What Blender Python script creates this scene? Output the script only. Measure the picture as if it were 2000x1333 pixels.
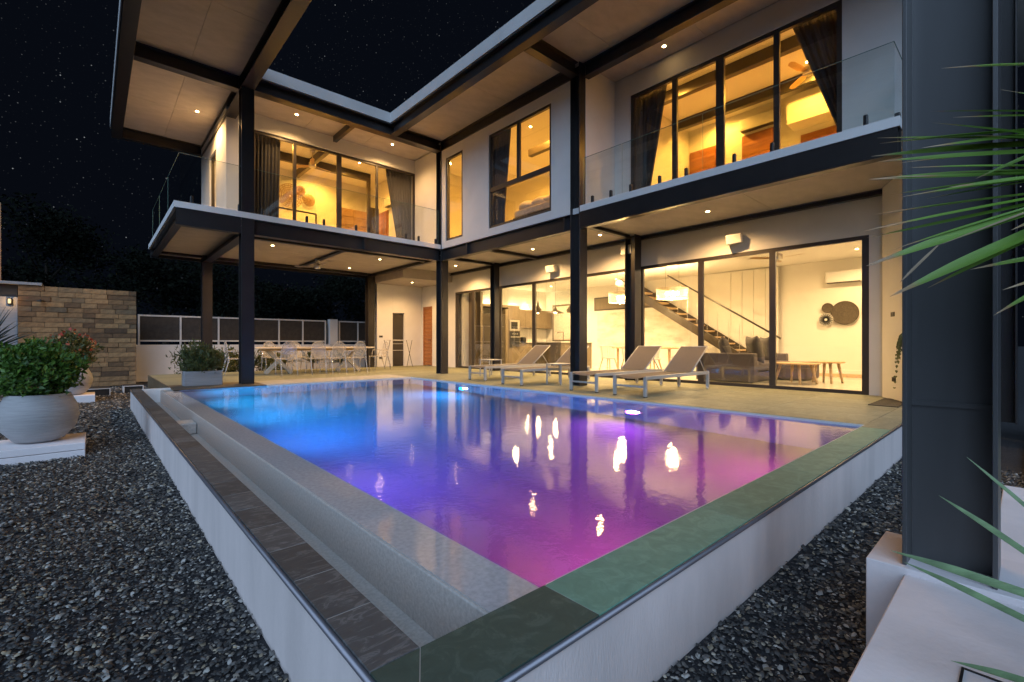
import bpy, bmesh, math, random
import numpy as np
from mathutils import Vector, Matrix
R = math.radians
random.seed(7)
rng = np.random.default_rng(7)
for o in list(bpy.data.objects):
    bpy.data.objects.remove(o)
scene = bpy.context.scene
COL = scene.collection

# ------------------------------------------------------------------ camera
cam_d = bpy.data.cameras.new('camera')
cam = bpy.data.objects.new('camera', cam_d)
COL.objects.link(cam)
cam.location = (0, 0, 0.88)
cam.rotation_euler = (R(90), 0, R(-42.066))
cam_d.sensor_width = 36
cam_d.lens = 909 / 2000 * 36
cam_d.shift_y = 0.00215
cam_d.clip_start = 0.02
cam_d.clip_end = 600
scene.camera = cam

# ------------------------------------------------------------------ world: night sky with stars
world = bpy.data.worlds.new('World')
scene.world = world
world.use_nodes = True
wn, wl = world.node_tree.nodes, world.node_tree.links
wn.clear()
out = wn.new('ShaderNodeOutputWorld')
bg = wn.new('ShaderNodeBackground')
sky = wn.new('ShaderNodeTexSky')
sky.sky_type = 'NISHITA'
sky.sun_disc = False
sky.sun_elevation = R(-4)
sky.sun_rotation = R(225)
tc = wn.new('ShaderNodeTexCoord')
stars = None
for sc_, th, amp in ((120.0, 0.11, 2.6), (240.0, 0.20, 0.55)):
    vo = wn.new('ShaderNodeTexVoronoi')
    vo.feature = 'F1'
    vo.inputs['Scale'].default_value = sc_
    wl.new(tc.outputs['Generated'], vo.inputs['Vector'])
    mr = wn.new('ShaderNodeMapRange')
    mr.inputs['From Min'].default_value = th
    mr.inputs['From Max'].default_value = th * 0.25
    mr.inputs['To Min'].default_value = 0
    mr.inputs['To Max'].default_value = 1
    mr.clamp = True
    wl.new(vo.outputs['Distance'], mr.inputs['Value'])
    sp = wn.new('ShaderNodeSeparateColor')
    wl.new(vo.outputs['Color'], sp.inputs['Color'])
    pw = wn.new('ShaderNodeMath'); pw.operation = 'POWER'
    wl.new(sp.outputs['Red'], pw.inputs[0]); pw.inputs[1].default_value = 6.0
    mu = wn.new('ShaderNodeMath'); mu.operation = 'MULTIPLY'
    wl.new(mr.outputs['Result'], mu.inputs[0]); wl.new(pw.outputs[0], mu.inputs[1])
    m2 = wn.new('ShaderNodeMath'); m2.operation = 'MULTIPLY'
    wl.new(mu.outputs[0], m2.inputs[0]); m2.inputs[1].default_value = amp
    if stars is None:
        stars = m2.outputs[0]
    else:
        ad = wn.new('ShaderNodeMath'); ad.operation = 'ADD'
        wl.new(stars, ad.inputs[0]); wl.new(m2.outputs[0], ad.inputs[1])
        stars = ad.outputs[0]
sc1 = wn.new('ShaderNodeVectorMath'); sc1.operation = 'SCALE'
wl.new(sky.outputs['Color'], sc1.inputs[0]); sc1.inputs['Scale'].default_value = 0.1
base = wn.new('ShaderNodeVectorMath'); base.operation = 'ADD'
wl.new(sc1.outputs[0], base.inputs[0]); base.inputs[1].default_value = (0.012, 0.018, 0.034)
stc = wn.new('ShaderNodeVectorMath'); stc.operation = 'SCALE'
stc.inputs[0].default_value = (0.9, 0.95, 1.0)
wl.new(stars, stc.inputs['Scale'])
tot = wn.new('ShaderNodeVectorMath'); tot.operation = 'ADD'
wl.new(base.outputs[0], tot.inputs[0]); wl.new(stc.outputs[0], tot.inputs[1])
wl.new(tot.outputs[0], bg.inputs['Color'])
bg.inputs['Strength'].default_value = 0.08
wl.new(bg.outputs[0], out.inputs['Surface'])

# ------------------------------------------------------------------ soft last light of the evening
sun_d = bpy.data.lights.new('evening_light', 'SUN')
sun_d.energy = 1.5
sun_d.angle = R(70)
sun_d.color = (0.50, 0.70, 1.0)
sun = bpy.data.objects.new('evening_light', sun_d)
COL.objects.link(sun)
# light comes from behind the camera, a little to its left
sun.rotation_euler = Vector((0.68, 0.62, -0.62)).to_track_quat('-Z', 'Y').to_euler()

vs = scene.view_settings
vs.view_transform = 'Standard'
vs.look = 'None'
vs.exposure = 1.0
vs.gamma = 1
vs.use_curve_mapping = False
scene.render.engine = 'CYCLES'
cy = scene.cycles
cy.use_denoising = True
try:
    cy.denoiser = 'OPENIMAGEDENOISE'
except Exception:
    pass
cy.max_bounces = 9
cy.diffuse_bounces = 4
cy.glossy_bounces = 4
cy.transmission_bounces = 8
cy.transparent_max_bounces = 16
cy.sample_clamp_indirect = 4
cy.sample_clamp_direct = 0
cy.caustics_refractive = False
cy.caustics_reflective = False
cy.blur_glossy = 0.5


# ------------------------------------------------------------------ materials
class NT:
    def __init__(s, name):
        s.m = bpy.data.materials.new(name)
        s.m.use_nodes = True
        s.n, s.l = s.m.node_tree.nodes, s.m.node_tree.links
        s.n.clear()
        s.out = s.n.new('ShaderNodeOutputMaterial')

    def node(s, t, **kw):
        nd = s.n.new('ShaderNode' + t)
        for k, v in kw.items():
            if k in nd.inputs:
                nd.inputs[k].default_value = v
            else:
                setattr(nd, k, v)
        return nd

    def link(s, a, b):
        s.l.new(a, b)


def ramp(nt, fac, stops):
    r = nt.node('ValToRGB')
    e = r.color_ramp.elements
    while len(e) < len(stops):
        e.new(0.5)
    for el, (p, c) in zip(e, stops):
        el.position = p
        el.color = (*c, 1)
    nt.link(fac, r.inputs['Fac'])
    return r.outputs['Color']


def mat(name, col, rough=0.6, metal=0.0, var=0.15, scale=3.0, stretch=(1, 1, 1), bump=0.0, bscale=60.0, spec=0.5, detail=5.0,
        objvar=0.0, coords='Object', sheen=0.0):
    """painted or raw surface whose colour drifts with noise, with fine relief"""
    nt = NT(name)
    p = nt.node('BsdfPrincipled', Roughness=rough, Metallic=metal)
    p.inputs['Specular IOR Level'].default_value = spec
    tc = nt.node('TexCoord')
    mp = nt.node('Mapping')
    mp.inputs['Scale'].default_value = stretch
    nt.link(tc.outputs[coords], mp.inputs['Vector'])
    no = nt.node('TexNoise', Scale=scale, Detail=detail, Roughness=0.6)
    nt.link(mp.outputs[0], no.inputs['Vector'])
    lo = tuple(c * (1 - var) for c in col)
    hi = tuple(min(1, c * (1 + var)) for c in col)
    c = ramp(nt, no.outputs['Fac'], [(0.3, lo), (0.7, hi)])
    if objvar:
        oi = nt.node('ObjectInfo')
        mr = nt.node('MapRange')
        mr.inputs['To Min'].default_value = 1 - objvar
        mr.inputs['To Max'].default_value = 1 + objvar
        nt.link(oi.outputs['Random'], mr.inputs['Value'])
        vm = nt.node('VectorMath', operation='SCALE')
        nt.link(c, vm.inputs[0])
        nt.link(mr.outputs[0], vm.inputs['Scale'])
        c = vm.outputs[0]
    nt.link(c, p.inputs['Base Color'])
    if bump:
        n2 = nt.node('TexNoise', Scale=bscale, Detail=4.0)
        nt.link(mp.outputs[0], n2.inputs['Vector'])
        b = nt.node('Bump', Strength=bump, Distance=0.02)
        nt.link(n2.outputs['Fac'], b.inputs['Height'])
        nt.link(b.outputs[0], p.inputs['Normal'])
    nt.link(p.outputs[0], nt.out.inputs['Surface'])
    return nt.m


def emit(name, col, s):
    nt = NT(name)
    e = nt.node('Emission', Strength=s)
    e.inputs['Color'].default_value = (*col, 1)
    nt.link(e.outputs[0], nt.out.inputs['Surface'])
    return nt.m


def pane_mat(name, tint, refl=0.0, haze=0.0):
    """thin sheet of glass: passes light straight through, mirrors by Fresnel"""
    nt = NT(name)
    tr = nt.node('BsdfTransparent')
    tr.inputs['Color'].default_value = (*tint, 1)
    gl = nt.node('BsdfGlossy', Roughness=0.0)
    gl.inputs['Color'].default_value = (1, 1, 1, 1)
    # Schlick's curve on the unsigned angle, so front and back of the sheet mirror alike
    ge = nt.node('NewGeometry')
    dp = nt.node('VectorMath', operation='DOT_PRODUCT')
    nt.link(ge.outputs['Incoming'], dp.inputs[0])
    nt.link(ge.outputs['Normal'], dp.inputs[1])
    ab = nt.node('Math', operation='ABSOLUTE')
    nt.link(dp.outputs['Value'], ab.inputs[0])
    om = nt.node('Math', operation='SUBTRACT')
    om.inputs[0].default_value = 1.0
    nt.link(ab.outputs[0], om.inputs[1])
    p5 = nt.node('Math', operation='POWER')
    nt.link(om.outputs[0], p5.inputs[0])
    p5.inputs[1].default_value = 5.0
    ad = nt.node('Math', operation='MULTIPLY_ADD')
    nt.link(p5.outputs[0], ad.inputs[0])
    ad.inputs[1].default_value = 0.9
    ad.inputs[2].default_value = 0.035 + refl
    mx = nt.node('MixShader')
    nt.link(ad.outputs[0], mx.inputs[0])
    nt.link(tr.outputs[0], mx.inputs[1])
    nt.link(gl.outputs[0], mx.inputs[2])
    last = mx.outputs[0]
    if haze:
        df = nt.node('BsdfDiffuse')
        df.inputs['Color'].default_value = (0.8, 0.8, 0.8, 1)
        m2 = nt.node('MixShader')
        m2.inputs[0].default_value = haze
        nt.link(last, m2.inputs[1])
        nt.link(df.outputs[0], m2.inputs[2])
        last = m2.outputs[0]
    nt.link(last, nt.out.inputs['Surface'])
    return nt.m


def vein_mat(name, col, vein, rough=0.65, objvar=0.15, stretch=(2.0, 7.0, 3.0)):
    """riven slate tile: cloudy ground with pale streaks"""
    nt = NT(name)
    p = nt.node('BsdfPrincipled', Roughness=rough)
    p.inputs['Specular IOR Level'].default_value = 0.25
    tc = nt.node('TexCoord')
    oi = nt.node('ObjectInfo')
    rot = nt.node('VectorMath', operation='SCALE')
    rot.inputs[0].default_value = (13.0, 7.0, 3.0)
    nt.link(oi.outputs['Random'], rot.inputs['Scale'])
    add = nt.node('VectorMath', operation='ADD')
    nt.link(tc.outputs['Object'], add.inputs[0])
    nt.link(rot.outputs[0], add.inputs[1])
    mp = nt.node('Mapping')
    mp.inputs['Scale'].default_value = stretch
    mp.inputs['Rotation'].default_value = (0, 0, 0.5)
    nt.link(add.outputs[0], mp.inputs['Vector'])
    n1 = nt.node('TexNoise', Scale=3.0, Detail=9.0, Roughness=0.65, Distortion=1.4)
    nt.link(mp.outputs[0], n1.inputs['Vector'])
    c = ramp(nt, n1.outputs['Fac'], [(0.30, tuple(k * 0.82 for k in col)), (0.52, col), (0.60, tuple((a + b) / 2 for a, b in zip(col, vein))), (0.66, col), (0.8, tuple(k * 1.13 for k in col))])
    mr = nt.node('MapRange')
    mr.inputs['To Min'].default_value = 1 - objvar
    mr.inputs['To Max'].default_value = 1 + objvar
    nt.link(oi.outputs['Random'], mr.inputs['Value'])
    vm = nt.node('VectorMath', operation='SCALE')
    nt.link(c, vm.inputs[0])
    nt.link(mr.outputs[0], vm.inputs['Scale'])
    nt.link(vm.outputs[0], p.inputs['Base Color'])
    b = nt.node('Bump', Strength=0.25, Distance=0.006)
    nt.link(n1.outputs['Fac'], b.inputs['Height'])
    nt.link(b.outputs[0], p.inputs['Normal'])
    nt.link(p.outputs[0], nt.out.inputs['Surface'])
    return nt.m


def island_mat(name, stops, rough=0.7, per='island'):
    nt = NT(name)
    p = nt.node('BsdfPrincipled', Roughness=rough)
    if per == 'island':
        g = nt.node('NewGeometry')
        f = g.outputs['Random Per Island']
    else:
        g = nt.node('ObjectInfo')
        f = g.outputs['Random']
    c = ramp(nt, f, stops)
    tc = nt.node('TexCoord')
    no = nt.node('TexNoise', Scale=14.0, Detail=6.0)
    nt.link(tc.outputs['Object'], no.inputs['Vector'])
    mr = nt.node('MapRange')
    mr.inputs['From Min'].default_value = 0.3
    mr.inputs['From Max'].default_value = 0.7
    mr.inputs['To Min'].default_value = 0.7
    mr.inputs['To Max'].default_value = 1.25
    nt.link(no.outputs['Fac'], mr.inputs['Value'])
    vm = nt.node('VectorMath', operation='SCALE')
    nt.link(c, vm.inputs[0])
    nt.link(mr.outputs[0], vm.inputs['Scale'])
    nt.link(vm.outputs[0], p.inputs['Base Color'])
    nt.link(p.outputs[0], nt.out.inputs['Surface'])
    return nt.m


def leaf_mat(name, a, b, tip=None):
    nt = NT(name)
    g = nt.node('NewGeometry')
    c = ramp(nt, g.outputs['Random Per Island'], [(0.0, a), (1.0, b)])
    p = nt.node('BsdfPrincipled', Roughness=0.45)
    nt.link(c, p.inputs['Base Color'])
    t = nt.node('BsdfTranslucent')
    nt.link(c, t.inputs['Color'])
    m = nt.node('MixShader')
    m.inputs[0].default_value = 0.25
    nt.link(p.outputs[0], m.inputs[1])
    nt.link(t.outputs[0], m.inputs[2])
    nt.link(m.outputs[0], nt.out.inputs['Surface'])
    return nt.m


def water_mat():
    nt = NT('water')
    tc = nt.node('TexCoord')
    n1 = nt.node('TexNoise', Scale=13.0, Detail=3.0, Roughness=0.6)
    n2 = nt.node('TexNoise', Scale=2.2, Detail=2.0)
    nt.link(tc.outputs['Object'], n1.inputs['Vector'])
    nt.link(tc.outputs['Object'], n2.inputs['Vector'])
    ad = nt.node('Math', operation='ADD')
    nt.link(n1.outputs['Fac'], ad.inputs[0])
    nt.link(n2.outputs['Fac'], ad.inputs[1])
    b = nt.node('Bump', Strength=0.027, Distance=0.05)
    nt.link(ad.outputs[0], b.inputs['Height'])
    g = nt.node('BsdfGlass', IOR=1.33, Roughness=0.0)
    g.inputs['Color'].default_value = (0.97, 0.99, 1, 1)
    nt.link(b.outputs[0], g.inputs['Normal'])
    nt.link(g.outputs[0], nt.out.inputs['Surface'])
    return nt.m


def wood_mat(name, a, b, rough=0.4, axis=2, scale=1.0, objvar=0.0):
    nt = NT(name)
    p = nt.node('BsdfPrincipled', Roughness=rough)
    tc = nt.node('TexCoord')
    mp = nt.node('Mapping')
    s = [22 * scale] * 3
    s[axis] = 1.6 * scale
    mp.inputs['Scale'].default_value = s
    nt.link(tc.outputs['Object'], mp.inputs['Vector'])
    no = nt.node('TexNoise', Scale=1.0, Detail=6.0, Roughness=0.6, Distortion=0.6)
    nt.link(mp.outputs[0], no.inputs['Vector'])
    c = ramp(nt, no.outputs['Fac'], [(0.3, a), (0.7, b)])
    nt.link(c, p.inputs['Base Color'])
    nt.link(p.outputs[0], nt.out.inputs['Surface'])
    return nt.m


MT = {}
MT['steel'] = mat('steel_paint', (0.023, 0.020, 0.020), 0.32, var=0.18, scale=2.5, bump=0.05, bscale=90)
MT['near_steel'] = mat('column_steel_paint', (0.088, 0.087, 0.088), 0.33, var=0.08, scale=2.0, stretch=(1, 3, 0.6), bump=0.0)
MT['frame'] = mat('window_frame', (0.050, 0.042, 0.038), 0.4, var=0.1)
MT['white'] = mat('white_render', (0.74, 0.73, 0.72), 0.8, var=0.05, scale=1.4, bump=0.08, bscale=70)
MT['fascia'] = mat('fascia_paint', (0.47, 0.46, 0.45), 0.8, var=0.08, scale=1.4, bump=0.05, bscale=50)
MT['white_in'] = mat('interior_paint', (0.76, 0.74, 0.70), 0.85, var=0.02, scale=1.0)
MT['poolwall'] = mat('pool_wall_render', (0.80, 0.70, 0.66), 0.8, var=0.11, scale=1.1, stretch=(3.0, 3.0, 0.8), bump=0.15, bscale=45, detail=10)
MT['plinth'] = mat('plinth_paint', (0.88, 0.80, 0.79), 0.75, var=0.07, scale=4, bump=0.08, bscale=60)
MT['soffit'] = mat('cement_board', (0.46, 0.415, 0.385), 0.8, var=0.12, scale=2.2, stretch=(1.0, 2.0, 1), bump=0.05, bscale=30, detail=8)
MT['deck'] = vein_mat('deck_tile', (0.225, 0.230, 0.160), (0.30, 0.30, 0.21), rough=0.6, objvar=0.10, stretch=(1.2, 2.2, 1))
MT['grout'] = mat('grout', (0.14, 0.13, 0.11), 0.9)
MT['pale_grout'] = mat('pale_grout', (0.36, 0.35, 0.33), 0.9)
MT['slate'] = vein_mat('slate_tile', (0.088, 0.089, 0.090), (0.23, 0.23, 0.23), objvar=0.2, stretch=(3.0, 8.0, 3.0))
MT['green_tinted_slate'] = vein_mat('green_tinted_slate_tile', (0.14, 0.285, 0.21), (0.20, 0.37, 0.28), rough=0.6, objvar=0.10, stretch=(3.0, 3.0, 1))  # green tint given to the near coping tiles, darker at the corner
MT['dark_green_tinted_slate'] = vein_mat('dark_green_tinted_slate', (0.066, 0.102, 0.082), (0.12, 0.165, 0.14), rough=0.65, objvar=0.05, stretch=(3, 3, 1))
MT['trim'] = mat('metal_trim', (0.22, 0.21, 0.23), 0.4, 0.6, var=0.1)
MT['weir'] = mat('weir_mosaic', (0.47, 0.45, 0.42), 0.6, var=0.16, scale=60, bump=0.15, bscale=120, detail=2)
MT['wet'] = mat('wet_ledge_stone', (0.50, 0.485, 0.50), 0.07, var=0.14, scale=40, bump=0.03, bscale=6, detail=3)
MT['pooltile'] = mat('pool_finish', (0.17, 0.18, 0.21), 0.6, var=0.06, scale=10)
MT['water'] = water_mat()
MT['pane'] = pane_mat('window_glass', (0.96, 0.96, 0.94), 0.02)
MT['balustrade'] = pane_mat('balustrade_glass', (0.92, 0.95, 0.94), 0.0)
MT['edge_glass'] = mat('glass_edge', (0.12, 0.22, 0.20), 0.2, var=0.05)
MT['acrylic'] = pane_mat('clear_acrylic', (0.92, 0.89, 0.86), 0.05, 0.26)
MT['stone'] = island_mat('stone_cladding', [(0, (0.085, 0.050, 0.026)), (0.25, (0.19, 0.11, 0.05)), (0.5, (0.26, 0.155, 0.07)), (0.75, (0.33, 0.20, 0.09)), (1, (0.12, 0.09, 0.055))], 0.8, 'object')
MT['gravel'] = island_mat('gravel_stone', [(0, (0.034, 0.033, 0.032)), (0.50, (0.068, 0.065, 0.062)), (0.72, (0.13, 0.124, 0.117)), (0.82, (0.25, 0.20, 0.13)), (0.88, (0.30, 0.285, 0.265)), (0.96, (0.45, 0.43, 0.39)), (1, (0.38, 0.30, 0.19))], 0.6)
MT['soil'] = mat('gravel_bed', (0.020, 0.020, 0.023), 0.9, var=0.5, scale=40, bump=0.6, bscale=50)
MT['paving'] = mat('side_paving', (0.26, 0.24, 0.16), 0.7, var=0.12, scale=2)
MT['wood'] = wood_mat('teak_door', (0.24, 0.085, 0.022), (0.42, 0.17, 0.05), axis=1)
MT['ply'] = wood_mat('rough_timber', (0.36, 0.20, 0.08), (0.56, 0.34, 0.16), axis=0, scale=0.4)
MT['pale_wood'] = wood_mat('pale_oak', (0.50, 0.35, 0.19), (0.66, 0.49, 0.30), axis=0)
MT['table_wood'] = wood_mat('bleached_timber', (0.56, 0.47, 0.36), (0.74, 0.65, 0.52), axis=0)
MT['curtain'] = mat('curtain_cloth', (0.075, 0.072, 0.080), 0.9, var=0.25, scale=6, stretch=(8, 8, 0.3))
MT['alu'] = mat('powder_coated_frame', (0.40, 0.39, 0.37), 0.45, var=0.05)
MT['sling'] = mat('sling_fabric', (0.29, 0.25, 0.21), 0.85, var=0.06, scale=40, bump=0.2, bscale=300)
MT['sling_seat'] = MT['sling']
MT['pot'] = mat('ribbed_concrete', (0.40, 0.39, 0.39), 0.85, var=0.12, scale=5, stretch=(0.7, 0.7, 9), bump=0.5, bscale=14)
MT['planter'] = mat('planter_concrete', (0.30, 0.30, 0.31), 0.85, var=0.12, scale=5, stretch=(0.7, 0.7, 9), bump=0.4, bscale=14)
MT['dark'] = mat('dark_tile', (0.03, 0.027, 0.024), 0.6)
MT['black'] = mat('black_plastic', (0.012, 0.012, 0.013), 0.35)
MT['cabinet'] = mat('cabinet_laminate', (0.16, 0.125, 0.085), 0.5, var=0.12, scale=2, stretch=(9, 9, 0.5))
MT['cabinet_dark'] = mat('cabinet_dark', (0.045, 0.035, 0.026), 0.35)
MT['chrome'] = mat('brushed_steel', (0.55, 0.53, 0.50), 0.3, 0.8, var=0.05)
MT['plastic'] = mat('white_plastic', (0.72, 0.71, 0.69), 0.45, var=0.02)
MT['sofa'] = mat('sofa_fabric', (0.115, 0.10, 0.115), 0.9, var=0.18, scale=30, bump=0.2, bscale=200)
MT['cushion'] = mat('cushion_fabric', (0.11, 0.10, 0.105), 0.9, var=0.15, scale=30, bump=0.2, bscale=160)
MT['floor_in'] = mat('interior_tile', (0.62, 0.60, 0.54), 0.25, var=0.05, scale=1)
MT['white_metal'] = mat('white_metal', (0.66, 0.64, 0.62), 0.5, var=0.05)
MT['mesh'] = mat('fence_mesh', (0.045, 0.038, 0.032), 0.8, var=0.3, scale=8)
MT['rattan'] = mat('woven_rattan', (0.42, 0.27, 0.16), 0.8, var=0.4, scale=25, bump=0.4, bscale=60)
MT['linen'] = mat('bed_linen', (0.62, 0.57, 0.52), 0.9, var=0.15, scale=14, bump=0.3, bscale=40)
MT['tree_bark'] = mat('tree_bark', (0.025, 0.02, 0.016), 0.95, spec=0.1)
MT['bark'] = mat('bark', (0.09, 0.065, 0.045), 0.9, var=0.3, scale=10, bump=0.4, bscale=30)
MT['leaf'] = leaf_mat('bush_leaf', (0.035, 0.10, 0.014), (0.13, 0.25, 0.035))
MT['leaf_warm'] = leaf_mat('shrub_leaf', (0.055, 0.075, 0.018), (0.13, 0.14, 0.04))
MT['leaf_dark'] = mat('tree_leaf', (0.007, 0.009, 0.006), 0.9, var=0.5, scale=1.5, spec=0.05)
MT['leaf_blue'] = leaf_mat('agave_leaf', (0.040, 0.062, 0.058), (0.085, 0.115, 0.10))
MT['petal'] = leaf_mat('flower_petal', (0.45, 0.05, 0.03), (0.60, 0.34, 0.14))
MT['warm_lamp'] = emit('downlight_lens', (1.0, 0.62, 0.24), 45)
MT['warm_bulb'] = emit('bulb', (1.0, 0.80, 0.45), 30)
MT['dim_bulb'] = emit('dim_lamp_glass', (1.0, 0.72, 0.4), 0.7)
MT['pool_lens'] = emit('pool_lamp_lens', (0.85, 0.78, 1.0), 40)


# ------------------------------------------------------------------ mesh helpers
def mesh_from_bm(bm, name):
    me = bpy.data.meshes.new(name)
    bm.normal_update()
    bm.to_mesh(me)
    bm.free()
    return me


def add_box(bm, x0, x1, y0, y1, z0, z1, bev=0.0, seg=1, M=None):
    t = bmesh.new()
    bmesh.ops.create_cube(t, size=1)
    bmesh.ops.scale(t, vec=(x1 - x0, y1 - y0, z1 - z0), verts=t.verts)
    bmesh.ops.translate(t, vec=((x0 + x1) / 2, (y0 + y1) / 2, (z0 + z1) / 2), verts=t.verts)
    if bev:
        bmesh.ops.bevel(t, geom=list(t.edges), offset=bev, segments=seg, profile=0.5, affect='EDGES')
    if M is not None:
        bmesh.ops.transform(t, matrix=M, verts=t.verts)
    me = bpy.data.meshes.new('tmp')
    t.to_mesh(me)
    t.free()
    bm.from_mesh(me)
    bpy.data.meshes.remove(me)


def add_tube(bm, pts, r, seg=8, cap=True):
    """round bar through points; r a number or one per point"""
    pts = [Vector(p) for p in pts]
    n = len(pts)
    rs = [r] * n if not hasattr(r, '__len__') else r
    rings = []
    up = None
    for i, p in enumerate(pts):
        d = (pts[min(i + 1, n - 1)] - pts[max(i - 1, 0)]).normalized()
        if up is None:
            a = Vector((0, 0, 1)) if abs(d.z) < 0.9 else Vector((1, 0, 0))
            up = d.cross(a).normalized()
        else:
            up = (up - d * up.dot(d)).normalized()
        s = d.cross(up)
        rings.append([bm.verts.new(p + (up * math.cos(2 * math.pi * k / seg) + s * math.sin(2 * math.pi * k / seg)) * rs[i]) for k in range(seg)])
    for a, b in zip(rings, rings[1:]):
        for k in range(seg):
            bm.faces.new((a[k], a[(k + 1) % seg], b[(k + 1) % seg], b[k]))
    if cap:
        bm.faces.new(rings[0][::-1])
        bm.faces.new(rings[-1])


def add_lathe(bm, prof, seg=32, center=(0, 0, 0), capb=True, capt=False):
    rings = []
    cx, cyy, cz = center
    for r, z in prof:
        rings.append([bm.verts.new((cx + r * math.cos(2 * math.pi * k / seg), cyy + r * math.sin(2 * math.pi * k / seg), cz + z)) for k in range(seg)])
    for a, b in zip(rings, rings[1:]):
        for k in range(seg):
            bm.faces.new((a[k], a[(k + 1) % seg], b[(k + 1) % seg], b[k]))
    if capb:
        bm.faces.new(rings[0][::-1])
    if capt:
        bm.faces.new(rings[-1])


def obj(name, bm, m, parent=None, smooth=False):
    me = mesh_from_bm(bm, name) if isinstance(bm, bmesh.types.BMesh) else bm
    o = bpy.data.objects.new(name, me)
    COL.objects.link(o)
    if isinstance(m, str):
        m = MT[m]
    if m is not None and not me.materials:
        me.materials.append(m)
    if parent is not None:
        o.parent = parent
    if smooth:
        for p in me.polygons:
            p.use_smooth = True
    return o


def bx(name, x0, x1, y0, y1, z0, z1, m, parent=None, bev=0.0, seg=1):
    """one box as one object, its origin at its own centre"""
    bm = bmesh.new()
    cx, cyy, cz = (x0 + x1) / 2, (y0 + y1) / 2, (z0 + z1) / 2
    add_box(bm, x0 - cx, x1 - cx, y0 - cyy, y1 - cyy, z0 - cz, z1 - cz, bev, seg)
    o = obj(name, bm, m, parent)
    off = Vector((0, 0, 0))
    p = parent
    while p is not None:
        off += p.location
        p = p.parent
    o.location = Vector((cx, cyy, cz)) - off
    return o


def tag(o, label, cat, group=None):
    o['label'] = label
    o['category'] = cat
    if group:
        o['group'] = group
    return o


def struct(o):
    o['kind'] = 'structure'
    return o


def thing(name, label, cat, loc=(0, 0, 0), rz=0, group=None):
    o = bpy.data.objects.new(name, None)
    COL.objects.link(o)
    o.location = loc
    o.rotation_euler = (0, 0, rz)
    return tag(o, label, cat, group)


def dup(root, loc, rz, label, group=None):
    r = root.copy()
    COL.objects.link(r)
    r.location = loc
    r.rotation_euler = (0, 0, rz)
    r['label'] = label
    if group:
        r['group'] = group
    for ch in [c for c in bpy.data.objects if c.parent == root]:
        c = ch.copy()
        COL.objects.link(c)
        c.parent = r
        for g in [k for k in bpy.data.objects if k.parent == ch]:
            d = g.copy()
            COL.objects.link(d)
            d.parent = c
    return r


def prop(name, parent=None):
    o = bpy.data.objects.new(name, None)
    COL.objects.link(o)
    if parent is not None:
        o.parent = parent
    return o


def lamp(name, kind, loc, power, col, parent=None, size=0.05, aim=None, cone=120, blend=0.6):
    d = bpy.data.lights.new(name, kind)
    d.energy = power
    d.color = col
    if kind in ('POINT', 'SPOT'):
        d.shadow_soft_size = size
    if kind == 'SPOT':
        d.spot_size = R(cone)
        d.spot_blend = blend
    o = bpy.data.objects.new(name, d)
    COL.objects.link(o)
    o.location = loc
    if aim is not None:
        o.rotation_euler = Vector(aim).to_track_quat('-Z', 'Y').to_euler()
    if parent is not None:
        o.parent = parent
    return o


def hprofile(axis, a0, a1, c, zc, w, h, tf=0.016, tw=0.012, web='v'):
    """H section along an axis. axis x/y: beam with flanges top and bottom, centre line at c,zc.
    axis z: column at c=(x,y), flanges face +-y, web in the plane x=const."""
    bm = bmesh.new()
    L = a1 - a0
    m = (a0 + a1) / 2
    if axis == 'z':
        add_box(bm, -w / 2, w / 2, h / 2 - tf, h / 2, -L / 2, L / 2, 0.002)
        add_box(bm, -w / 2, w / 2, -h / 2, -h / 2 + tf, -L / 2, L / 2, 0.002)
        add_box(bm, -tw / 2, tw / 2, -h / 2 + tf, h / 2 - tf, -L / 2, L / 2)
        loc = (c[0], c[1], m)
    elif axis == 'x':
        add_box(bm, -L / 2, L / 2, -w / 2, w / 2, h / 2 - tf, h / 2, 0.002)
        add_box(bm, -L / 2, L / 2, -w / 2, w / 2, -h / 2, -h / 2 + tf, 0.002)
        add_box(bm, -L / 2, L / 2, -tw / 2, tw / 2, -h / 2 + tf, h / 2 - tf)
        loc = (m, c, zc)
    else:
        add_box(bm, -w / 2, w / 2, -L / 2, L / 2, h / 2 - tf, h / 2, 0.002)
        add_box(bm, -w / 2, w / 2, -L / 2, L / 2, -h / 2, -h / 2 + tf, 0.002)
        add_box(bm, -tw / 2, tw / 2, -L / 2, L / 2, -h / 2 + tf, h / 2 - tf)
        loc = (c, m, zc)
    return bm, loc


def beam(axis, a0, a1, c, zc, w, h, parent, m='steel', name='beam', **k):
    bm, loc = hprofile(axis, a0, a1, c, zc, w, h, **k)
    o = obj(name, bm, m, parent)
    o.location = loc
    return o

# ================================================================== GROUND, POOL, DECK
ZG = -0.36          # gravel level
ZW = -0.028         # water level
# the pool shell is sunk in the ground, so the sheet is built round its opening
bm = bmesh.new()
hx0, hx1, hy0, hy1 = 0.60, 6.40, 1.0, 11.0
X = [-180, hx0, hx1, 260]
Y = [-160, hy0, hy1, 280]
V = [[bm.verts.new((x, y, ZG - 0.012)) for y in Y] for x in X]
for i in range(3):
    for j in range(3):
        if (i, j) != (1, 1):
            bm.faces.new((V[i][j], V[i + 1][j], V[i + 1][j + 1], V[i][j + 1]))
ground = struct(obj('ground', bm, 'soil'))

XO, XI = 0.53, 0.705      # left coping outer / inner edge
XC, XL = 0.985, 1.235     # weir crest, inner edge of the weir ledge
YO, YI = 0.908, 1.178     # near coping outer / inner edge
XB = 6.20                 # far (house side) edge of the pool
YB = 10.80                # far end of the pool
ZF = -1.55

pool = thing('swimming_pool', 'raised overflow pool lit blue and magenta, rimmed with slate coping', 'pool')
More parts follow.
